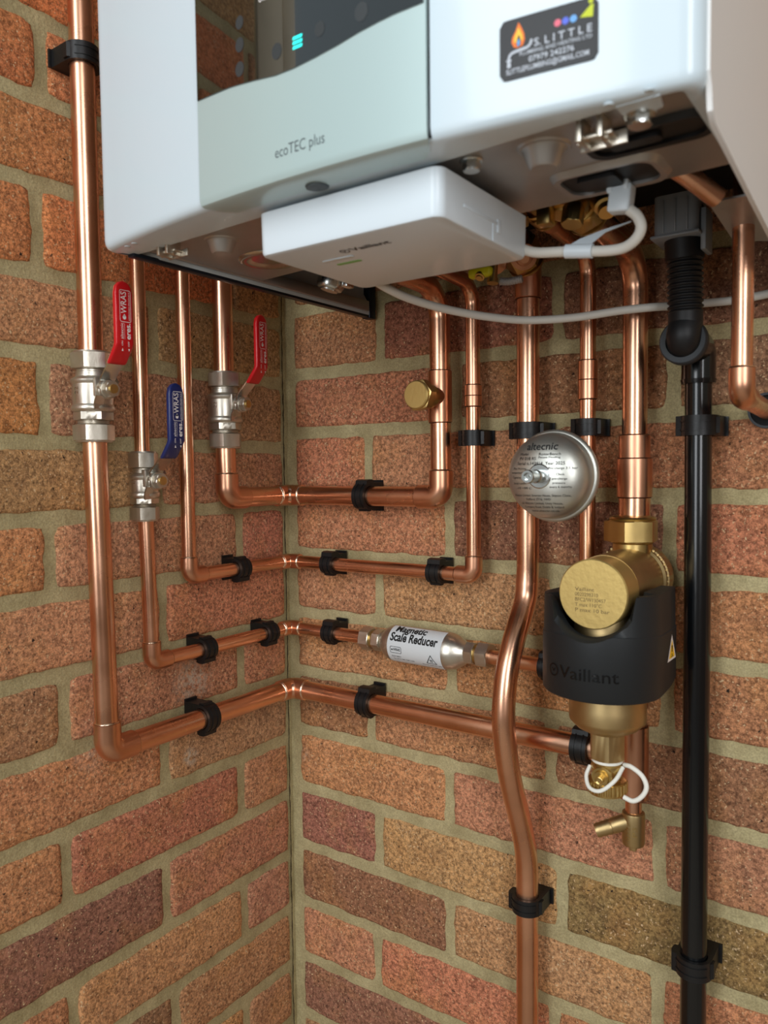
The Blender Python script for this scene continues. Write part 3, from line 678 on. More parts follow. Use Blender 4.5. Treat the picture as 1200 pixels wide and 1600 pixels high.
for i in range(3):
    tri = [(49, -13), (62.5, -13), (55.75, -2)]; a, b = tri[i], tri[(i+1) % 3]; cx, cy = 55.75, -9.4
    s_ = 0.8
    for q in range(8):
        lp = lambda k_: (a[0]+(b[0]-a[0])*k_/8, a[1]+(b[1]-a[1])*k_/8)
        p_, r_ = lp(q), lp(q+1); flat(bm, fl, [p_, r_, (cx+(r_[0]-cx)*s_, cy+(r_[1]-cy)*s_), (cx+(p_[0]-cx)*s_, cy+(p_[1]-cy)*s_)])
text_into(bm, 'TI', lambda u, v: fl(u+53.9, v-9.6), 4.6, width=3.6, bold=0.04)
text_into(bm, 'Strong magnetic field', lambda u, v: fl(u+43, v-15.4), 2.3, width=24)
finish('lettering', bm, INKK, lb, 0, recalc=False)

# ------------------------------------------------------------------ mini expansion vessel
vz = -6.5; vx = 399.5; vy = -99
t = thing('expansion_vessel', 'round stainless steel mini expansion vessel with printed dome facing out', 'vessel', (vx, -46, vz))
bm = bmesh.new()
dome = [(58, 0)]
prof = [(-36, 0), (-36, 6), (-30, 6.5), (-29, 12), (-24, 22), (-16, 30), (-8, 35), (-3, 37), (-2, 38.6), (0, 39.4), (2.6, 39.6), (4, 39.2), (5, 38), (5.2, 37), (6, 36.3), (7.5, 35.8), (13, 35.9)]
for i in range(1, 15):
    a = PI/2*i/15; prof.append((13+20*math.sin(a), 35.9*math.cos(a)**0.8))
prof += [(33.1, 0)]
lathe(bm, (vx, vy, vz), (0, -1, 0), prof, 72)
finish('shell', bm, VESS, t, 35)
bm = bmesh.new(); lathe(bm, (vx, vy-31.2, vz), (0, -1, 0), [(0, 10.5), (1.2, 10.5), (2, 9.4), (2, 5.6), (9, 5.6), (10, 5.2), (10.4, 4.9), (19, 4.9), (20, 5.6), (24, 5.6), (25, 5.0), (25, 3.2), (22, 3.0), (22, 1.4), (23.5, 1.2), (23.5, 0)], 36)
finish('air_valve', bm, STEEL, t, 30)
bm = bmesh.new()
def vd(u, v):
    R = min(35.4, math.hypot(u, v)); ca = (R/35.9)**(1/0.8); s_ = math.sqrt(max(0, 1-ca*ca)); return Vector((vx+u, vy-(13+20*s_)-0.5, vz+v))
text_into(bm, 'altecnic', lambda u, v: vd(u-13, v+24.5), 8.5, width=27, bold=0.012, cut=2)
for s_, u0, v0, sz, wd in (('Model', -19, 18.4, 3.2, 8), ('RotorBench', -1, 18.2, 3.3, 18), ('Patent Pending', -1, 15.6, 2.3, 18), ('PV 018 RS', -19, 14.6, 3.8, 15.5), ('Serial n.143414  Year 2025', -21, 10.6, 3.9, 42),
                          ('Max Working', -25, 6.4, 2.6, 13), ('temperature 70', -27, 3.0, 2.6, 15), ('Capacity 0.18', -26, -1.0, 2.6, 14), ('Serial number', -25, -6, 2.6, 14), ('-10 +99 C', -22, -10, 2.6, 15),
                          ('Pre-charge 3.5 bar', 8, 6.6, 2.7, 22), ('- Check', 13, 1.6, 2.6, 8), ('pre-charge', 11, -2.0, 2.6, 12), ('pressure', 11.5, -5.5, 2.6, 10), ('every 6 months', 9, -8.8, 2.6, 17),
                          ('Altecnic Limited, Emerson House, Shipton Close,', -25, -16, 2.7, 50), ('Stafford, ST16, 1WD', -13, -19.2, 2.7, 22), ('c/o Altecnic Limited, Unity House,', -19, -22.6, 2.7, 37), ('Company Road, Dublin 8, Ireland', -16, -25.8, 2.6, 34), ('www.altecnic.co.uk', -10, -29, 2.5, 24)):
    text_into(bm, s_, lambda u, v, u0=u0, v0=v0: vd(u+u0, v+v0), sz, width=wd, cut=3)
finish('lettering', bm, INKV, t, 0, recalc=False)

# ------------------------------------------------------------------ magnetic filter
fx = 446.0
t = thing('magnetic_filter', 'large brass magnetic filter with a black saddle-shaped magnet collar', 'filter', (fx, -60, -215))
bm = bmesh.new()
lathe(bm, (fx, -6, -100), (0, -1, 0), [(0, 16), (0, 24), (4, 30), (17, 32), (26, 32.2), (27, 31), (30, 30.6), (32, 28.6), (100, 28.2)], 72)
for i in range(40):                                           # knurled back rim
    a = 2*PI*i/40; c = Vector((fx+32*math.cos(a), -30, -100+32*math.sin(a))); cyl(bm, c+Vector((0, 5, 0)), c+Vector((0, -5, 0)), 1.1, 6)
finish('housing', bm, BRASSD, t, 35)
bm = bmesh.new(); lathe(bm, (fx, -106, -100.5), (0, -1, 0), [(0, 28.3), (27, 28.3), (28.2, 27.4), (28.3, 0)], 72)
fc = finish('end_face', bm, BRASSF, t, 35)
bm = bmesh.new(); f = plane_map((fx-14.5, -134.3, -97), X_, Z_, 0.12)
for i, s_ in enumerate(('Vaillant', '0020298310', 'BFC2/W130457', 'T max 110°C', 'P max 10 bar')):
    text_into(bm, s_, lambda u, v, i=i: f(u, v-i*4.2), 4.3, width=(16, 19, 25, 22, 28)[i])
finish('lettering', bm, mat('stamped_ink', (120, 100, 62), 0.6), fc, 0, recalc=False)
bm = bmesh.new()
hexn(bm, (fx-1, -36, -66), (fx-1, -36, -47), 43, tw=0.1, ch=1.6); lathe(bm, (fx, -34, -48), Z_, [(0, 19.5), (2.5, 20.5), (4, 19), (5, 14.2)], 40)
lathe(bm, (fx, -34, -68), Z_, [(0, 17), (1.5, 18.8), (3.5, 18.8), (5, 17.5)], 40); lathe(bm, (fx, -34, -92), Z_, [(0, 17.2), (24, 17.2)], 40)
finish('union_nut', bm, BRASS, t, 12)
by = -98.0
bm = bmesh.new()
lathe(bm, (fx, by, -114), (0, 0, -1), [(0, 25), (40, 30), (80, 31), (84, 31.5), (95, 31.5), (97, 31), (103, 25), (107, 17), (107.5, 15)], 60)
hexn(bm, (fx, by, -244), (fx, by, -219), 27, tw=0.42, ch=1.5)
finish('lower_body', bm, BRASSD, t, 35)
# black magnet collar: plan outline, top cut out for the housing
bm = bmesh.new()
XL, XR, CY, BR = fx-51, fx+47, by-8, 43.0
def plan():
    o_ = [(XR-2, by+40), (XR, by+20), (XR, CY)]; cx = (XL+XR)/2; ax_ = (XR-XL)/2
    for i in range(1, 40):
        a = PI*i/40; o_.append((cx+ax_*math.cos(a), CY-BR*math.sin(a)))
    o_ += [(XL, CY), (XL+4, by+20), (XL+8, by+40)]; return o_
pl = plan()
def ztop(x, y):
    d = abs(x-fx); R = 33.0
    horn = -99 if x > fx else -103
    if d >= R: return horn
    return min(horn, -101 - math.sqrt(max(0, R*R-d*d)))
# subdivide outline finely so the saddle cut follows the cylinder
fine = []
for i in range(len(pl)):
    a, b = Vector(pl[i]), Vector(pl[(i+1) % len(pl)]); n_ = max(1, int((b-a).length/3))
    for j in range(n_): fine.append(a+(b-a)*j/n_)
c2 = Vector((fx-2, by))
def inset(p, d):
    v = (p-c2); l = v.length; return c2 + v*((l-d)/l)
def zmid(x, y): return -133 - 0.0012*(x-fx)**2 + (4 if x > fx else 2)
loops = []
for kind in range(8):
    L = []
    for p in fine:
        q = p; zt = ztop(p.x, p.y)
        zbot = -183 - max(0.0, (-(p.y)-98))*0.03 + max(0, (p.y-(by)))*0.10
        if kind == 0: q = inset(p, 9.0); z_ = zbot+0.5
        elif kind == 1: q = inset(p, 1.2); z_ = zbot
        elif kind == 2: z_ = zbot+1.5
        elif kind == 3: z_ = min(zmid(p.x, p.y)-2.0, zt-3)
        elif kind == 4: q = inset(p, 0.8); z_ = min(zmid(p.x, p.y)-1.2, zt-2.6)
        elif kind == 5: q = inset(p, 1.4); z_ = min(zt-4.5, zt*0.45+zmid(p.x, p.y)*0.55) if zt < -104 else zt-1.5
        elif kind == 6: q = inset(p, 5.0); z_ = min(ztop(q.x, q.y)-1.0, zt)
        else: q = inset(p, 14.0); z_ = ztop(q.x, q.y)-0.3
        L.append(bm.verts.new((q.x, q.y, z_)))
    loops.append(L)
loops.append(loops[0])
for A, B in zip(loops, loops[1:]):
    for i in range(len(A)):
        j = (i+1) % len(A); bm.faces.new((A[i], A[j], B[j], B[i]))
col = finish('magnet_collar', bm, BLACKS, t, 40)
bm = bmesh.new()
# moulded lettering on the front of the collar, following its curve
def colmap(u, v):
    cx = (XL+XR)/2; ax_ = (XR-XL)/2+0.5; th = (u-4)/46.0
    return Vector((cx+ax_*math.sin(th), CY-(BR+0.5)*math.cos(th), v))
text_into(bm, 'Vaillant', lambda u, v: colmap(u-16, v-163), 14, width=46, bold=0.0, cut=3)
for k in range(24):
    a, b = 2*PI*k/24, 2*PI*(k+1)/24
    flat(bm, lambda u, v: colmap(u, v), [(-23+5.2*math.cos(a), -163+5.2*math.sin(a)), (-23+5.2*math.cos(b), -163+5.2*math.sin(b)), (-23+4.2*math.cos(b), -163+4.2*math.sin(b)), (-23+4.2*math.cos(a), -163+4.2*math.sin(a))])
text_into(bm, 'v', lambda u, v: colmap(u-24.9, v-162.4), 7, width=4)
L_ = finish('moulded_lettering', bm, mat('moulded_black', (8, 9, 10), 0.22), col, 0, recalc=False)
bm = bmesh.new(); f = plane_map((XR+0.15, -80, -150), (0, 1, 0), Z_, 0.1)
flat(bm, f, [(-12, -8), (12, -8), (0, 13)], 0)
f2 = plane_map((XR+0.15, -80, -150), (0, 1, 0), Z_, 0.25)
flat(bm, f2, [(-8.4, -6.2), (8.4, -6.2), (0, 8.8)], 1)
f3 = plane_map((XR+0.15, -80, -150), (0, 1, 0), Z_, 0.4)
flat(bm, f3, [(-1.0, -1.4), (1.0, -1.4), (1.5, 4.0), (-1.5, 4.0)], 2); disc(bm, f3, 0, -3.6, 1.1, 2, 10); flat(bm, f3, [(-3.5, -5.4), (3.5, -5.4), (3.5, -4.9), (-3.5, -4.9)], 2)
s_ = finish('warning_sticker', bm, [INKW, WARN, INKK], col, 0, recalc=False); s_['label'] = 'yellow warning triangle'
# drain valve under the filter
t2 = thing('filter_drain_valve', 'small brass drain valve with knurled cap hanging from the filter', 'valve', (fx, by, -271))
bm = bmesh.new(); cyl(bm, (fx, by, -247), (fx, by, -243.8), 12.8, 32, ch=0.6); finish('white_washer', bm, WTAPE, t2, 30)
bm = bmesh.new(); lathe(bm, (fx, by, -246.8), (0, 0, -1), [(0, 11), (2, 13), (5, 13), (6, 11.2), (16, 11.2), (17, 12)], 32)
hexn(bm, (fx, by, -258.5), (fx, by, -252), 24, tw=0.3)
lathe(bm, (fx, by-6, -256), (0, -1, -0.1), [(0, 9), (7, 9), (8, 8.3), (8, 6.4), (10, 6.0)], 32)
lathe(bm, (fx, by-15, -257), (0, -1, -0.1), [(0, 5.2), (1.5, 5.2), (1.5, 3.4), (5, 3.4), (5.4, 2.8), (4.6, 1.8)], 24); finish('body', bm, BRASS, t2, 30)
bm = bmesh.new(); lathe(bm, (fx, by, -261.5), (0, 0, -1), [(0, 12), (1, 15.6), (9, 15.6), (12, 15), (12.2, 9), (12.2, 0)], 48)
for i in range(26):
    a = 2*PI*i/26; c = Vector((fx+15.8*math.cos(a), by+15.8*math.sin(a), -263)); cyl(bm, c, c-Vector((0, 0, 8.5)), 1.15, 8)
finish('knurled_cap', bm, BRASS, t2, 30)
bm = bmesh.new()
tube(bm, smooth_path([(fx+14, by+2, -248), (fx+21, by-2, -247), (fx+30, by-3, -252), (fx+34, by-4, -260), (fx+31, by-5, -268), (fx+24, by-6, -273.5), (fx+16, by-6, -272)], 8), 2.0, 12)
tube(bm, smooth_path([(fx+14, by-2, -249), (fx+11, by-13, -257), (fx+1, by-18.5, -266), (fx-9, by-17, -266), (fx-14, by-11, -259), (fx-13, by-5, -252)], 8), 1.7, 12)
finish('retaining_strap', bm, WTAPE, t2, 50)
# drain cock
t3 = thing('drain_cock', 'small brass drain cock with side nozzle at the foot of the copper tee', 'valve', (fx, -26, -352))
bm = bmesh.new(); lathe(bm, (446, -26, -317), (0, 0, -1), [(0, 8.4), (1, 10), (2.5, 10.3), (29, 10.3), (31, 9.6), (32, 7.5)], 40)
finish('body', bm, BRASSD, t3, 30)
bm = bmesh.new(); o_ = Vector((441, -29, -327)); d_ = Vector((-1.0, -0.5, -0.42)).normalized()
lathe(bm, o_, d_, [(0, 7.4), (14, 7.2), (15, 6.7), (17, 7.2), (20, 6.6), (22, 7.0), (25, 6.4), (27, 6.8), (30, 6.0), (30, 3.8), (20, 3.4)], 28); finish('nozzle', bm, BRASSD, t3, 30)
bm = bmesh.new(); box(bm, (443, -29, -354), (449, -23, -347), 0.6); finish('key_square', bm, BRASSD, t3)
bm = bmesh.new(); f = lambda u, v: Vector((446+10.45*math.sin(0.5+(-v)/10.4-0.35), -26-10.45*math.cos(0.5+(-v)/10.4-0.35), -333+u))
text_into(bm, '0222', lambda u, v: f(u-9, v+3.0), 6, width=17); text_into(bm, 'P3', lambda u, v: f(u-5, v-3), 6, width=9); finish('stamped_lettering', bm, BRASS, t3, 0, recalc=False)

# ------------------------------------------------------------------ black overflow pipe, elbow and condensate hose
t = thing('condensate_pipe', 'black plastic waste pipe running down the right of the back wall', 'pipe', (501, -30, -1088))
bm = bmesh.new(); tube(bm, [(500, -30, 76), (501, -30, -100), (501.5, -30, -1088)], 11, 40); finish('pipe', bm, BPIPE, t, 50)
bm = bmesh.new(); tube(bm, fillet([(500, -30, 71), (500, -30, 101), (498.5, -62, 101)], 9, 10), 13.8, 36)
lathe(bm, (500, -30, 71), Z_, [(-0.5, 14), (3, 14.6), (3.2, 13.7)], 36); finish('elbow', bm, BPIPE, t, 50)
bm = bmesh.new(); lathe(bm, (497.5, -60, 101), (0, -1, 0.05), [(0, 14), (2, 17.5), (5, 18.8), (12, 18.8), (13.5, 17.6), (13.5, 13.4), (9, 13.2)], 48); finish('rubber_socket', bm, GREYR, t, 40)
t = thing('condensate_hose', 'black corrugated hose from the boiler trap to the black waste pipe', 'hose', (498, -66, 95))
pts = fillet([(499, -66, 100), (499, -84, 101), (500, -74, 124)], 0) ; path = fillet([(498, -62, 101), (498.5, -76, 101), (499.5, -72, 120)], 9, 8)[:-1] + [Vector((499.5-0.3*k_/100, -72-0.04*k_/2, 114+k_*0.5)) for k_ in range(0, 116)]
rs = []
for i, p in enumerate(path):
    if 124 < p.z < 166: ph = (p.z-124)/4.2; rs.append(12.1 + 1.9*(0.5+0.5*math.cos(2*PI*ph)))
    else: rs.append(13.2 if p.z <= 124 else 13.6)
bm = bmesh.new(); tube(bm, path, rs, 36); finish('corrugated_hose', bm, RUBBER, t, 60)
bm = bmesh.new(); tube(bm, [(499, -74.5, 166), (498.5, -77, 186), (498.5, -78, 205)], 14.8, 36); finish('hose_cuff', bm, RUBBER, t, 50)
bm = bmesh.new()
for x0, x1, y0 in ((480, 513, -96),): 
    for pts in (rrect(x0, x1, -96, -62, 5),):
        prism(bm, [(a, b, 182) for a, b in pts], Z_, 30)
for xx in (488, 497, 506): box(bm, (xx-0.6, -97.2, 183), (xx+0.6, -95.5, 208), 0.2)
box(bm, (478, -97, 179.5), (515, -60, 182), 0.8); box(bm, (514, -88, 168), (518, -66, 200), 0.8)
tag(finish('siphon_trap', bm, CLEAR), 'grey translucent plastic trap collar above the black hose', 'trap')

# ------------------------------------------------------------------ boiler
bx0, bx1, bf, bz = 124.0, 576.0, -371.0, 175.0
def yf(x): return -371+22*((x-353)/222)**2      # the front is gently bowed
def bow(x0, z0, off, kx=1.0, kz=1.0):
    return lambda u, v: Vector((x0+u*kx, yf(x0+u*kx)-off, z0+v*kz))
t = thing('wall_boiler', 'white wall-hung gas boiler with black glass display', 'boiler', (353, 0, 174))
bm = bmesh.new()
def uprof(ins, lip=False, n=6, m=30):
    """plan of the casing, open at the back"""
    x0, x1 = bx0+ins, bx1-ins; r = max(1.5, 11-ins*0.7); o_ = [(max(x0, 131+ins), -4), (max(x0, 131+ins), -305), (x0, -335)]
    ya, yb = (yf(x0+r)+ins, yf(x1-r)+ins)
    if lip: ya, yb = -326, -345
    o_ += [(x0+r-r*math.cos(PI/2*i/n), ya+r-r*math.sin(PI/2*i/n)) for i in range(n+1)]
    for i in range(1, m):
        x = x0+r+(x1-x0-2*r)*i/m
        o_.append((x, max(-345, -325-(x-150)*0.052) if lip else yf(x)+ins))
    o_ += [(x1-r+r*math.sin(PI/2*i/n), yb+r-r*math.cos(PI/2*i/n)) for i in range(n+1)]
    o_ += [(x1, -4)]; return o_
sec = [(0, 894, 0), (0, bz+7, 0), (0.6, bz+4, 0), (1.8, bz+1.8, 0), (3.6, bz+0.6, 0), (6, bz, 0), (10, bz, 1), (10.3, bz+2, 1), (10.3, bz+12, 1), (3, bz+24, 0), (2, 890, 0)]
Ls = [[bm.verts.new((x, y, z_)) for x, y in uprof(i_, bool(l_))] for i_, z_, l_ in sec]
for A, B in zip(Ls, Ls[1:]):
    for i in range(len(A)-1): bm.faces.new((A[i], A[i+1], B[i+1], B[i]))
top = uprof(0); bm.faces.new([bm.verts.new((x, y, 894)) for x, y in top])
for dx, dy in ((533, -351), (553, -353.5), (152, -344), (163, -346)): lathe(bm, (dx, dy, bz+0.3), (0, 0, -1), [(0, 2.6), (0.8, 2.2), (1.2, 0)], 16)
casing = finish('casing', bm, WHITE, t, 40)
bm = bmesh.new()                       # right-hand side panel hangs a little lower than the front
prism(bm, [(bx1-1.5, -342, 892), (bx1-1.5, -8, 892), (bx1-1.5, -8, 143), (bx1-1.5, -160, 146), (bx1-1.5, -330, 162), (bx1-1.5, -336, 166), (bx1-1.5, -338, 176), (bx1-1.5, -342, 182)], X_, 2.6)
finish('side_panel', bm, WHITE2, t, 30)
# control panel: silver flap and black glass
px0, px1 = 264.5, 441.5; NS = 28; pc = (px0+px1)/2
bm = bmesh.new()
prof2 = [(18, 893, 1), (0, 893, 1), (0, 181, 1), (0.3, 178.2, 1), (1.3, 176.0, 0.998), (3.2, 174.9, 0.99), (14, 174.5, 0.93), (22, 174.4, 0.84), (23, 176, 0.83)]
cols = []
for i in range(NS+1):
    x = px0+(px1-px0)*i/NS
    cols.append([bm.verts.new((pc+(x-pc)*k_, yf(pc+(x-pc)*k_)-3+dy, z_)) for dy, z_, k_ in prof2])
for A, B in zip(cols, cols[1:]):
    for i in range(len(A)-1): bm.faces.new((A[i], B[i], B[i+1], A[i+1]))
bm.faces.new(cols[0]); bm.faces.new(cols[-1][::-1])
panel = finish('control_panel', bm, SILV, t, 35)
bm = bmesh.new()                       # shadow joint round the panel
box(bm, (px1-0.3, yf(px1)-0.4, 177), (px1+0.5, yf(px1)+2, 893)); box(bm, (px0-0.7, yf(px0)-0.5, 178), (px0+0.3, yf(px0)+2, 893)); finish('panel_joint', bm, DARK, t)
bm = bmesh.new(); low = [(265.3, 243.2), (282.4, 242.5), (298, 241.9), (318.4, 239.6), (337.4, 237.0), (352.9, 236.8), (367.6, 237.9), (383.9, 239.7), (399.4, 242.3), (412.1, 243.9), (422.3, 244.9), (440.5, 245.5)]
def low_at(x):
    for (xa_, za), (xb_, zb_) in zip(low, low[1:]):
        if xa_ <= x <= xb_:
            t_ = (x-xa_)/(xb_-xa_); return za+(zb_-za)*t_
    return low[-1][1]
fr_, bk_ = [], []
for i in range(57):
    x = 265.3+(440.5-265.3)*i/56
    fr_.append((bm.verts.new((x, yf(x)-3.8, low_at(x))), bm.verts.new((x, yf(x)-3.8, 890)))); bk_.append((bm.verts.new((x, yf(x)-2.8, low_at(x))), bm.verts.new((x, yf(x)-2.8, 890))))
for i in range(56):
    bm.faces.new((fr_[i][0], fr_[i+1][0], fr_[i+1][1], fr_[i][1])); bm.faces.new((fr_[i][0], bk_[i][0], bk_[i+1][0], fr_[i+1][0]))
    bm.faces.new((fr_[i][1], bk_[i][1], bk_[i+1][1], fr_[i+1][1]))
glass = finish('display_glass', bm, GLASS, panel, 30)
f = bow(0, 0, 3.95)
bm = bmesh.new()
for i in range(3): flat(bm, f, [(352.2, 247.0+i*2.7), (359.3, 247.0+i*2.7), (359.7, 248.7+i*2.7), (352.6, 248.7+i*2.7)])
finish('menu_icon', bm, CYAN, glass, 0, recalc=False)['label'] = 'glowing cyan three-bar menu icon'
bm = bmesh.new(); text_into(bm, '0.5', lambda u, v: f(u+325, v+285), 6, width=7); finish('display_digits', bm, INKW, glass, 0, recalc=False)
for cx, cz, r_ in ((308, 277.7, 3.4), (339.4, 250.3, 4.0), (307.3, 249.9, 3.8), (401.8, 252.5, 4.4), (372.7, 252.4, 3.6), (307.7, 264.4, 3.7)): bm = bmesh.new(); disc(bm, f, cx, cz, r_, 0, 24, r_*1.2); finish('touch_spot', bm, SPOT, glass, 0, recalc=False)
bm = bmesh.new(); f = bow(335.6, 191.6, 3.15); text_into(bm, 'ecoTEC plus', lambda u, v: f(u, v), 9.4, width=38.5, bold=-0.005, cut=6)
finish('lettering', bm, INKG, panel, 0, recalc=False)
# installer's sticker
bm = bmesh.new(); F0 = bow(481.6, 195, 0.9, 0.93, 0.97); FB = bow(481.6, 195, -0.2, 0.93, 0.97)
xs_ = [52*i/26 for i in range(27)]
def edge(u):
    r_ = 3.2; d = min(u, 52-u)
    return 0 if d >= r_ else r_-math.sqrt(max(0, r_*r_-(r_-d)**2))
A = [(bm.verts.new(F0(u, edge(u))), bm.verts.new(F0(u, 30-edge(u))), bm.verts.new(FB(u, edge(u))), bm.verts.new(FB(u, 30-edge(u)))) for u in xs_]
for p, q in zip(A, A[1:]):
    bm.faces.new((p[0], q[0], q[1], p[1])); bm.faces.new((p[0], p[2], q[2], q[0])); bm.faces.new((p[1], q[1], q[3], p[3]))
bm.faces.new((A[0][0], A[0][1], A[0][3], A[0][2])); bm.faces.new((A[-1][0], A[-1][2], A[-1][3], A[-1][1]))
stk = finish('installer_sticker', bm, STICK, casing, 30); stk['label'] = 'black installer sticker with a flame over a tap'
bm = bmesh.new(); f = bow(481.6, 195, 1.05, 0.93, 0.97); f_b = bow(481.6, 195, 1.2, 0.93, 0.97); f_c = bow(481.6, 195, 1.35, 0.93, 0.97)
text_into(bm, 'S. L I T T L E', lambda u, v: f(u+19, v+15.2), 5.4, width=30, bold=0.015)
text_into(bm, 'PLUMBING AND HEATING LTD', lambda u, v: f(u+11, v+11.4), 2.8, width=38, bold=0.005)
text_into(bm, '07979 242276', lambda u, v: f(u+16, v+7.7), 3.9, width=24, bold=0.015)
text_into(bm, 'SLITTLEPLUMBING@GMAIL.COM', lambda u, v: f(u+3.6, v+3.7), 3.7, width=44, bold=0.015)
pth = [(5.2, 7.5), (5.2, 11.0), (6.0, 12.6), (8, 13.3), (15.6, 14.0), (17, 15.2), (17.8, 17.4)]
for (a, b) in zip(pth, pth[1:]):
    d = Vector((b[0]-a[0], b[1]-a[1])).normalized(); n_ = Vector((-d.y, d.x))*0.7
    flat(bm, f, [(a[0]-n_.x, a[1]-n_.y), (b[0]-n_.x, b[1]-n_.y), (b[0]+n_.x, b[1]+n_.y), (a[0]+n_.x, a[1]+n_.y)])
flat(bm, f, [(3.8, 9.0), (6.6, 9.0), (6.6, 10.0), (3.8, 10.0)]); flat(bm, f, [(4.2, 6.0), (6.2, 6.0), (6.2, 8.2), (4.2, 8.2)])
finish('sticker_lettering', bm, SILVER, stk, 0, recalc=False)
bm = bmesh.new()
fl_ = [(10.5, 14.8), (8.0, 15.6), (6.7, 18.2), (7.1, 20.6), (9.0, 23.6), (10.6, 27.6), (12.2, 24.6), (13.6, 21.4), (14.0, 18.4), (12.9, 15.6)]
flat(bm, f, fl_, 0); flat(bm, f_b, [(10.5, 16.6), (8.0, 18.6), (8.6, 21.0), (10.6, 25.0), (12.6, 21.0), (12.9, 18.6)], 1)
flat(bm, f_b, [(10.6, 14.9), (9.4, 16.4), (9.7, 19.0), (10.8, 21.4), (11.8, 18.8), (11.8, 16.2)], 3); flat(bm, f_c, [(10.6, 15.2), (9.9, 16.4), (10.1, 18.0), (10.8, 19.4), (11.4, 18.0), (11.4, 16.4)], 2)
finish('flame_emblem', bm, [FLAME1, FLAME2, BLU2, STICK], stk, 0, recalc=False)
bm = bmesh.new()
for i, cx in enumerate((31.5, 35.6, 39.7)): disc(bm, f, cx, 21.8, 1.8, i, 20)
disc(bm, f, 48.5, 28, 1.2, 3); flat(bm, f, [(43, 21.4), (49.5, 20.4), (49.9, 26.5), (48.3, 26.2)], 3)
finish('badges', bm, [PINK, BLU1, BLU2, LIME], stk, 0, recalc=False)
# underside: steel base plate and what is pressed into or mounted on it
bm = bmesh.new()
zp = 179.0
prism(bm, [(142, -328, zp), (200, -338, zp), (568, -343, zp), (573, -226, zp), (422, -219, zp), (300, -212, zp), (205, -196, zp), (142, -190, zp)], Z_, 1.5)
box(bm, (142, -325, zp-1), (146, -20, zp+10), 0.5)
lathe(bm, (212, -302, zp), (0, 0, -1), [(-1, 15), (0, 13.5), (1.2, 12.6), (1.4, 11.5), (3, 10.5), (9, 8.4), (10.5, 7), (10.6, 0)], 40)
lathe(bm, (483, -313, zp), (0, 0, -1), [(-1, 17), (0, 15.5), (1.2, 14.4), (1.4, 13), (3, 11.5), (10, 8.8), (11.5, 7.2), (11.6, 0)], 40)
plate = finish('base_plate', bm, PLATE, t, 35)
bm = bmesh.new()
lathe(bm, (205, -240, zp-0.2), (0, 0, -1), [(0, 26), (1.5, 25), (2.5, 22), (1.0, 17), (-3, 10), (-5, 0)], 48)
for v in bm.verts: v.co.x = 205+(v.co.x-205)*1.15
finish('pressed_bowl', bm, STEEL, plate, 40)
def grommet(x0, x1, y0, y1, rim):
    bm = bmesh.new(); o_ = rrect(x0-6, x1+6, y0-6, y1+6, 12); i_ = rrect(x0, x1, y0, y1, 9)
    A = [bm.verts.new((x, y, zp)) for x, y in o_]; A2 = [bm.verts.new((x+0, y, zp-3.5)) for x, y in rrect(x0-3.5, x1+3.5, y0-3.5, y1+3.5, 11)]
    B = [bm.verts.new((x, y, zp-3)) for x, y in i_]; B2 = [bm.verts.new((x, y, zp+6)) for x, y in i_]
    for P_, Q in ((A, A2), (A2, B), (B, B2)):
        for i in range(len(P_)):
            j = (i+1) % len(P_); bm.faces.new((P_[i], P_[j], Q[j], Q[i]))
    finish('slot_rim', bm, rim, plate, 30)
    bm = bmesh.new(); prism(bm, [(x, y, zp-1.0) for x, y in rrect(x0+0.3, x1-0.3, y0+0.3, y1-0.3, 8)], Z_, 2); prism(bm, [(x, y, zp-4.0) for x, y in rrect(x0+10, x1-22, y0+7, y1-7, 3)], Z_, 4)
    finish('slot_grommet', bm, RUBBER, plate, 30)
grommet(471, 527, -268, -234, PLATE); grommet(506, 565, -309, -286, RUBBER)
def bolt(p, r=5):
    bm = bmesh.new(); x, y, z_ = p; cyl(bm, (x, y, z_+3), (x, y, z_-1.5), r*1.35, 24, ch=0.5); hexn(bm, (x, y, z_-6.5), (x, y, z_-1.2), r*1.9, ch=1.2); finish('hex_bolt', bm, STEEL, plate, 12)
bolt((442.4, -323, zp)); bolt((541.8, -331, zp-3), 6); bolt((285, -318, zp), 4)
for (x, y, s_) in ((519, -329, 1.0), (176, -322, 0.9)):
    bm = bmesh.new(); box(bm, (x-11*s_, y-3, zp-9*s_), (x+9*s_, y+8*s_, zp-7*s_), 0.4); box(bm, (x-8*s_, y-9*s_, zp-12*s_), (x-5*s_, y+6*s_, zp), 0.4); box(bm, (x+3*s_, y-9*s_, zp-12*s_), (x+6*s_, y+6*s_, zp), 0.4); box(bm, (x-11*s_, y+6*s_, zp-12*s_), (x+14*s_, y+8*s_, zp-5), 0.4)
    cyl(bm, (x-9*s_, y-2, zp-10.5*s_), (x-6*s_, y-2, zp-10.5*s_), 1.6, 12); cyl(bm, (x+4, y-2, zp-10.5*s_), (x+7, y-2, zp-10.5*s_), 1.6, 12)
    finish('spring_latch', bm, NICK, plate, 30)
bm = bmesh.new(); prism(bm, [(535, -347, bz-0.4), (556, -347, bz-0.4), (554, -334, bz-0.4), (546, -330, bz-0.4), (543, -336, bz-0.4), (535, -334, bz-0.4)], Z_, 1.2); finish('lip_tab', bm, WHITE, plate, 20)
bm = bmesh.new(); lathe(bm, (352, -354, 174.9), (0, 0.1, -1), [(0, 7.5), (1.4, 7.0), (2.2, 4.5), (1.5, 0)], 32); box(bm, (351.4, -360, 173.2), (352.4, -352, 174.8)); finish('flap_catch', bm, INKG, panel, 30)
bm = bmesh.new(); prism(bm, [(133, -190, 236), (573, -226, 236), (573, -6, 236), (133, -6, 236)], Z_, 2)
prism(bm, [(138, -322, 182.5), (570, -338, 182.5), (570, -226, 182.5), (138, -192, 182.5)], Z_, 2)
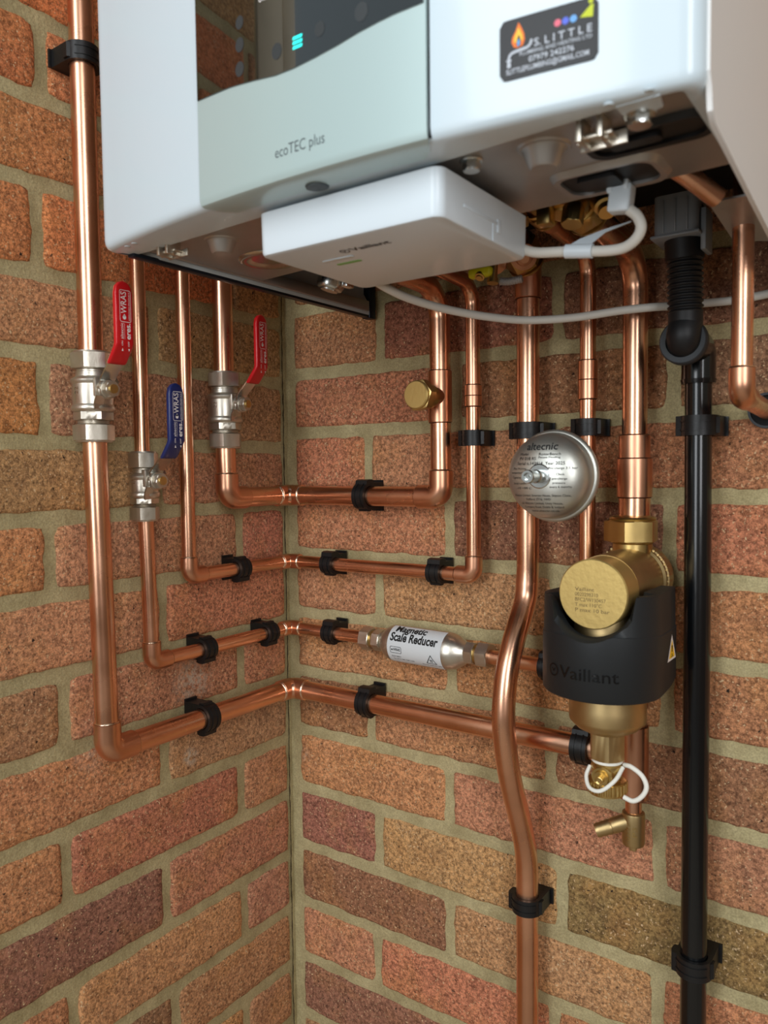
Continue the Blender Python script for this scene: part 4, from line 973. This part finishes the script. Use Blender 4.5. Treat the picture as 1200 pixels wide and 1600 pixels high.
prism(bm, [(134, -192, 183), (573, -226, 183), (573, -224, 183), (134, -190, 183)], Z_, 55)
finish('interior_shade', bm, DARK, t, 0)  # near-black sheets stand in for the shade inside the open casing
bm = bmesh.new(); box(bm, (131.2, -14, 172), (142, -2, 236), 0.8); box(bm, (133.2, -330, 172.5), (141, -14, 176), 0.6); finish('mounting_bracket', bm, mat('blue_black_steel', (26, 34, 46), 0.35, 0.4), t, 30)
bm = bmesh.new(); lathe(bm, (187, -128, 205), (-0.25, -0.15, -1), [(0, 12), (18, 12), (20, 13.5), (26, 13.5), (29, 12), (29.5, 9), (31, 8.5), (31, 0)], 40)
box(bm, (196, -134, 176), (203, -122, 186), 1.5); nz = finish('drain_spout', bm, STEEL, t, 35)
bm = bmesh.new(); tube(bm, smooth_path([(526, -216, 190), (536, -208, 182), (548, -190, 172)], 6), 6.5, 20)
finish('flue_pipe_stub', bm, COP, t, 50)
bm = bmesh.new(); prism(bm, [(538, -170, 176), (572, -170, 176), (572, -60, 170), (538, -90, 170)], Z_, 1.4); finish('rear_tray', bm, PLATE, t, 20)

# white controller box under the boiler
t = thing('control_box', 'flat white plastic controller box fixed beneath the boiler', 'control box', (363, -287, 144))
x0, x1, y0, y1, z0, z1 = 291.5, 434.5, -345, -227, 143.5, 172.5
bm = bmesh.new(); Ls = []
for ins, z_ in ((1.2, z1), (0, z1-1), (0.4, z0+2.5), (1.2, z0+0.7), (3, z0)): Ls.append([bm.verts.new((x, y, z_)) for x, y in rrect(x0+ins, x1-ins, y0+ins, y1-ins, 7)])
for A, B in zip(Ls, Ls[1:]):
    for i in range(len(A)):
        j = (i+1) % len(A); bm.faces.new((A[i], A[j], B[j], B[i]))
bm.faces.new(Ls[0]); bm.faces.new(Ls[-1]); body = finish('housing', bm, WPLA, t, 40)
bm = bmesh.new(); box(bm, (350, -300, z1-1), (420, -250, 179.2)); finish('wall_bracket', bm, DARK, t)
bm = bmesh.new(); fb = plane_map((0, 0, z0-0.05), X_, (0, 1, 0), -0.12)
f = lambda u, v: Vector((344.6+u*1.0, -317-(-v), z0-0.15))
f = lambda u, v: Vector((346+u, -318+v, z0-0.16))
# printed so that it reads from below, facing the room
def fr(u, v): return Vector((344+u, -321-v, z0-0.16))
text_into(bm, 'Vaillant', lambda u, v: fr(u+8, v), 8.6, width=31, bold=0.02)
for k in range(24):
    a, b = 2*PI*k/24, 2*PI*(k+1)/24
    flat(bm, fr, [(3+3.6*math.cos(a), 3.6*math.sin(a)), (3+3.6*math.cos(b), 3.6*math.sin(b)), (3+2.8*math.cos(b), 2.8*math.sin(b)), (3+2.8*math.cos(a), 2.8*math.sin(a))])
text_into(bm, 'v', lambda u, v: fr(u+1.4, v+0.3), 5.4, width=3.2, bold=0.04)
finish('lettering', bm, INKK, body, 0, recalc=False)
bm = bmesh.new(); prism(bm, [(x, y, z0+0.4) for x, y in rrect(319, 345, -311, -307.5, 1.2)], (0, 0, -1), 1.0); finish('light_slot', bm, WHITE, body, 30)
bm = bmesh.new(); prism(bm, [(x, y, z0+0.3) for x, y in rrect(322, 343, -299.5, -295.5, 1.8)], (0, 0, -1), 0.5); finish('status_light', bm, GREEN, body, 30)
bm = bmesh.new(); box(bm, (x1-0.5, -318, 155.2), (x1+0.25, -271, 157.0), 0.2); box(bm, (x1-0.5, -275, 150.5), (x1+0.5, -270, 159), 0.4); box(bm, (x1-0.5, -281, 143.8), (x1+0.2, -280.2, 155), 0.1); finish('side_latch', bm, WPLA, body, 30)

# ------------------------------------------------------------------ cables
bm = bmesh.new()
tube(bm, smooth_path([(296, -236, 158), (298, -224, 152), (302, -204, 146), (308, -180, 141.5), (322, -145, 137), (343, -112, 133.5), (368, -86, 131.5), (404, -70, 131.8), (442.6, -60, 134.6), (470, -52, 135.5), (486, -36, 137), (497, -20, 140), (520, -15.5, 140), (540.4, -15, 141), (560, -14, 143), (640, -12, 150), (760, -10, 158)], 12), 3.5, 20)
tag(finish('white_cable', bm, WCAB), 'long white cable sagging from the white box across all the pipes', 'cable')
t = thing('sensor_cable', 'short white cable looping from the white box up to a white plug', 'cable', (434, -228, 150))
bm = bmesh.new(); tube(bm, smooth_path([(428, -232, 152), (440, -230, 147), (456, -229, 144.8), (470, -228, 143.5), (486, -228, 140.5), (500, -229, 139.8), (509, -232, 143), (513, -234, 149), (511, -235, 156), (506, -236, 161)], 12), 3.4, 20); finish('cord', bm, WCAB, t, 60)
bm = bmesh.new(); V8 = box(bm, (494, -241, 160), (508, -230, 177), 1.6, 3)
M_ = Matrix.Translation((501, -235, 168)) @ Matrix.Rotation(0.12, 4, 'Y') @ Matrix.Translation((-501, 235, -168))
bmesh.ops.transform(bm, matrix=M_, verts=bm.verts); box(bm, (493.5, -242, 172), (497, -230, 182), 0.8); box(bm, (503.5, -242, 172), (507, -230, 182), 0.8); finish('plug', bm, WPLA, t, 40)
bm = bmesh.new()
tube(bm, smooth_path([(462, -229.5, 144), (480, -228.5, 141.5)], 6), 4.6, 24)
prism(bm, [(463, -229, 147.5), (477, -229, 145), (486, -222, 154), (500, -214, 160), (500, -213, 161), (484, -219, 157), (470, -225, 152)], (0, 1, 0), 1.0); finish('cable_tie_tag', bm, WPLA, t, 40)

# ------------------------------------------------------------------ brass connections under the boiler
def union(label, path, r, nuts, mt=BRASS, rings=()):
    o_ = path[0]; t = thing('isolating_valve', label, 'valve', o_, 'brass connections under the boiler')
    bm = bmesh.new(); tube(bm, smooth_path(path, 8), r, 28); finish('tail', bm, COPD, t, 50)
    for a, b, af in nuts:
        bm = bmesh.new(); hexn(bm, a, b, af, tw=0.4)
        d = (Vector(b)-Vector(a)); d.normalize(); lathe(bm, Vector(b), d, [(0, af*0.46), (1.5, af*0.5), (3, af*0.46), (3.2, af*0.3)], 30)
        lathe(bm, Vector(a), -d, [(0, af*0.42), (3, af*0.42), (3.5, af*0.52), (6, af*0.52), (6.5, af*0.36)], 30); finish('union_nut', bm, mt, t, 30)
    return t
u = union('brass union on the thin pipe, right of the white box', [(399, -103, 205), (399, -120, 209), (399, -150, 214)], 8.5, [((399, -122, 209), (399, -136, 211), 24)])
bm = bmesh.new(); lathe(bm, (406, -150, 206), (1, -0.2, -0.5), [(0, 7), (8, 7), (9, 9), (15, 9), (16, 6), (22, 6), (22, 0)], 28); hexn(bm, (392, -146, 200), (386, -156, 194), 14); finish('isolating_screw', bm, BRASSD, u, 30)
u = union('large brass isolating valve on the thick pipe, beneath the base plate edge', [(445, -138, 192), (445, -160, 196), (445, -190, 200)], 11.5, [((445, -150, 194), (445, -166, 196), 32)])
bm = bmesh.new(); lathe(bm, (440, -178, 192), (-0.2, -0.3, -1), [(-8, 17), (0, 18), (4, 17), (5, 13), (6, 13), (7, 9), (8, 8), (8, 0)], 40)
hexn(bm, (452, -190, 186), (452, -194, 172), 14); lathe(bm, (470, -180, 190), (0.4, -0.5, -1), [(-6, 9), (0, 10), (8, 8), (9, 6), (14, 6), (14, 0)], 28); box(bm, (425, -196, 176), (436, -184, 190), 2)
finish('isolating_screw', bm, BRASS, u, 30)
u = union('brass isolating valve above the bowed copper pipe', [(341, -30, 200), (341, -44, 212), (343, -80, 216)], 13, [((341, -34, 200), (341, -52, 210), 34)])
bm = bmesh.new(); lathe(bm, (352, -60, 196), (0.5, -0.8, -0.5), [(-14, 10), (0, 10), (2, 12), (5, 12), (6, 8), (9, 7), (10, 4), (12, 4), (12, 0)], 40)
lathe(bm, (336, -84, 190), (0, -1, -0.6), [(-12, 9), (0, 10.5), (2, 12), (5, 12), (6, 9), (7, 0)], 36)
finish('isolating_screw', bm, COPD, u, 30)
t = thing('filling_tap', 'small brass tap with a yellow plastic lever under the white box', 'tap', (332, -100, 172))
bm = bmesh.new(); box(bm, (319, -107, 171), (342, -97, 180), 3, 3); finish('yellow_lever', bm, YEL, t, 40)
bm = bmesh.new(); lathe(bm, (331, -104, 173), (0, -0.8, -1), [(0, 4.4), (3, 4.4), (3.2, 3), (4.5, 2.6), (4.5, 0)], 20); cyl(bm, (341, -96, 188), (341, -100, 165), 3.6, 20, ch=0.8); cyl(bm, (341, -99.5, 169), (341, -100.2, 165), 5, 20); finish('spindle', bm, BRASS, t, 30)
bm = bmesh.new(); pth = smooth_path([(344, -92, 168), (352, -90, 167), (364, -88, 168)], 12); tube(bm, pth, [3.0+0.7*(i % 2) for i in range(len(pth))], 14)
tag(finish('filling_hose', bm, BRAID), 'short braided steel hose beside the yellow tap lever', 'hose')

for o in bpy.data.objects:
    if '_o' in o: del o['_o']
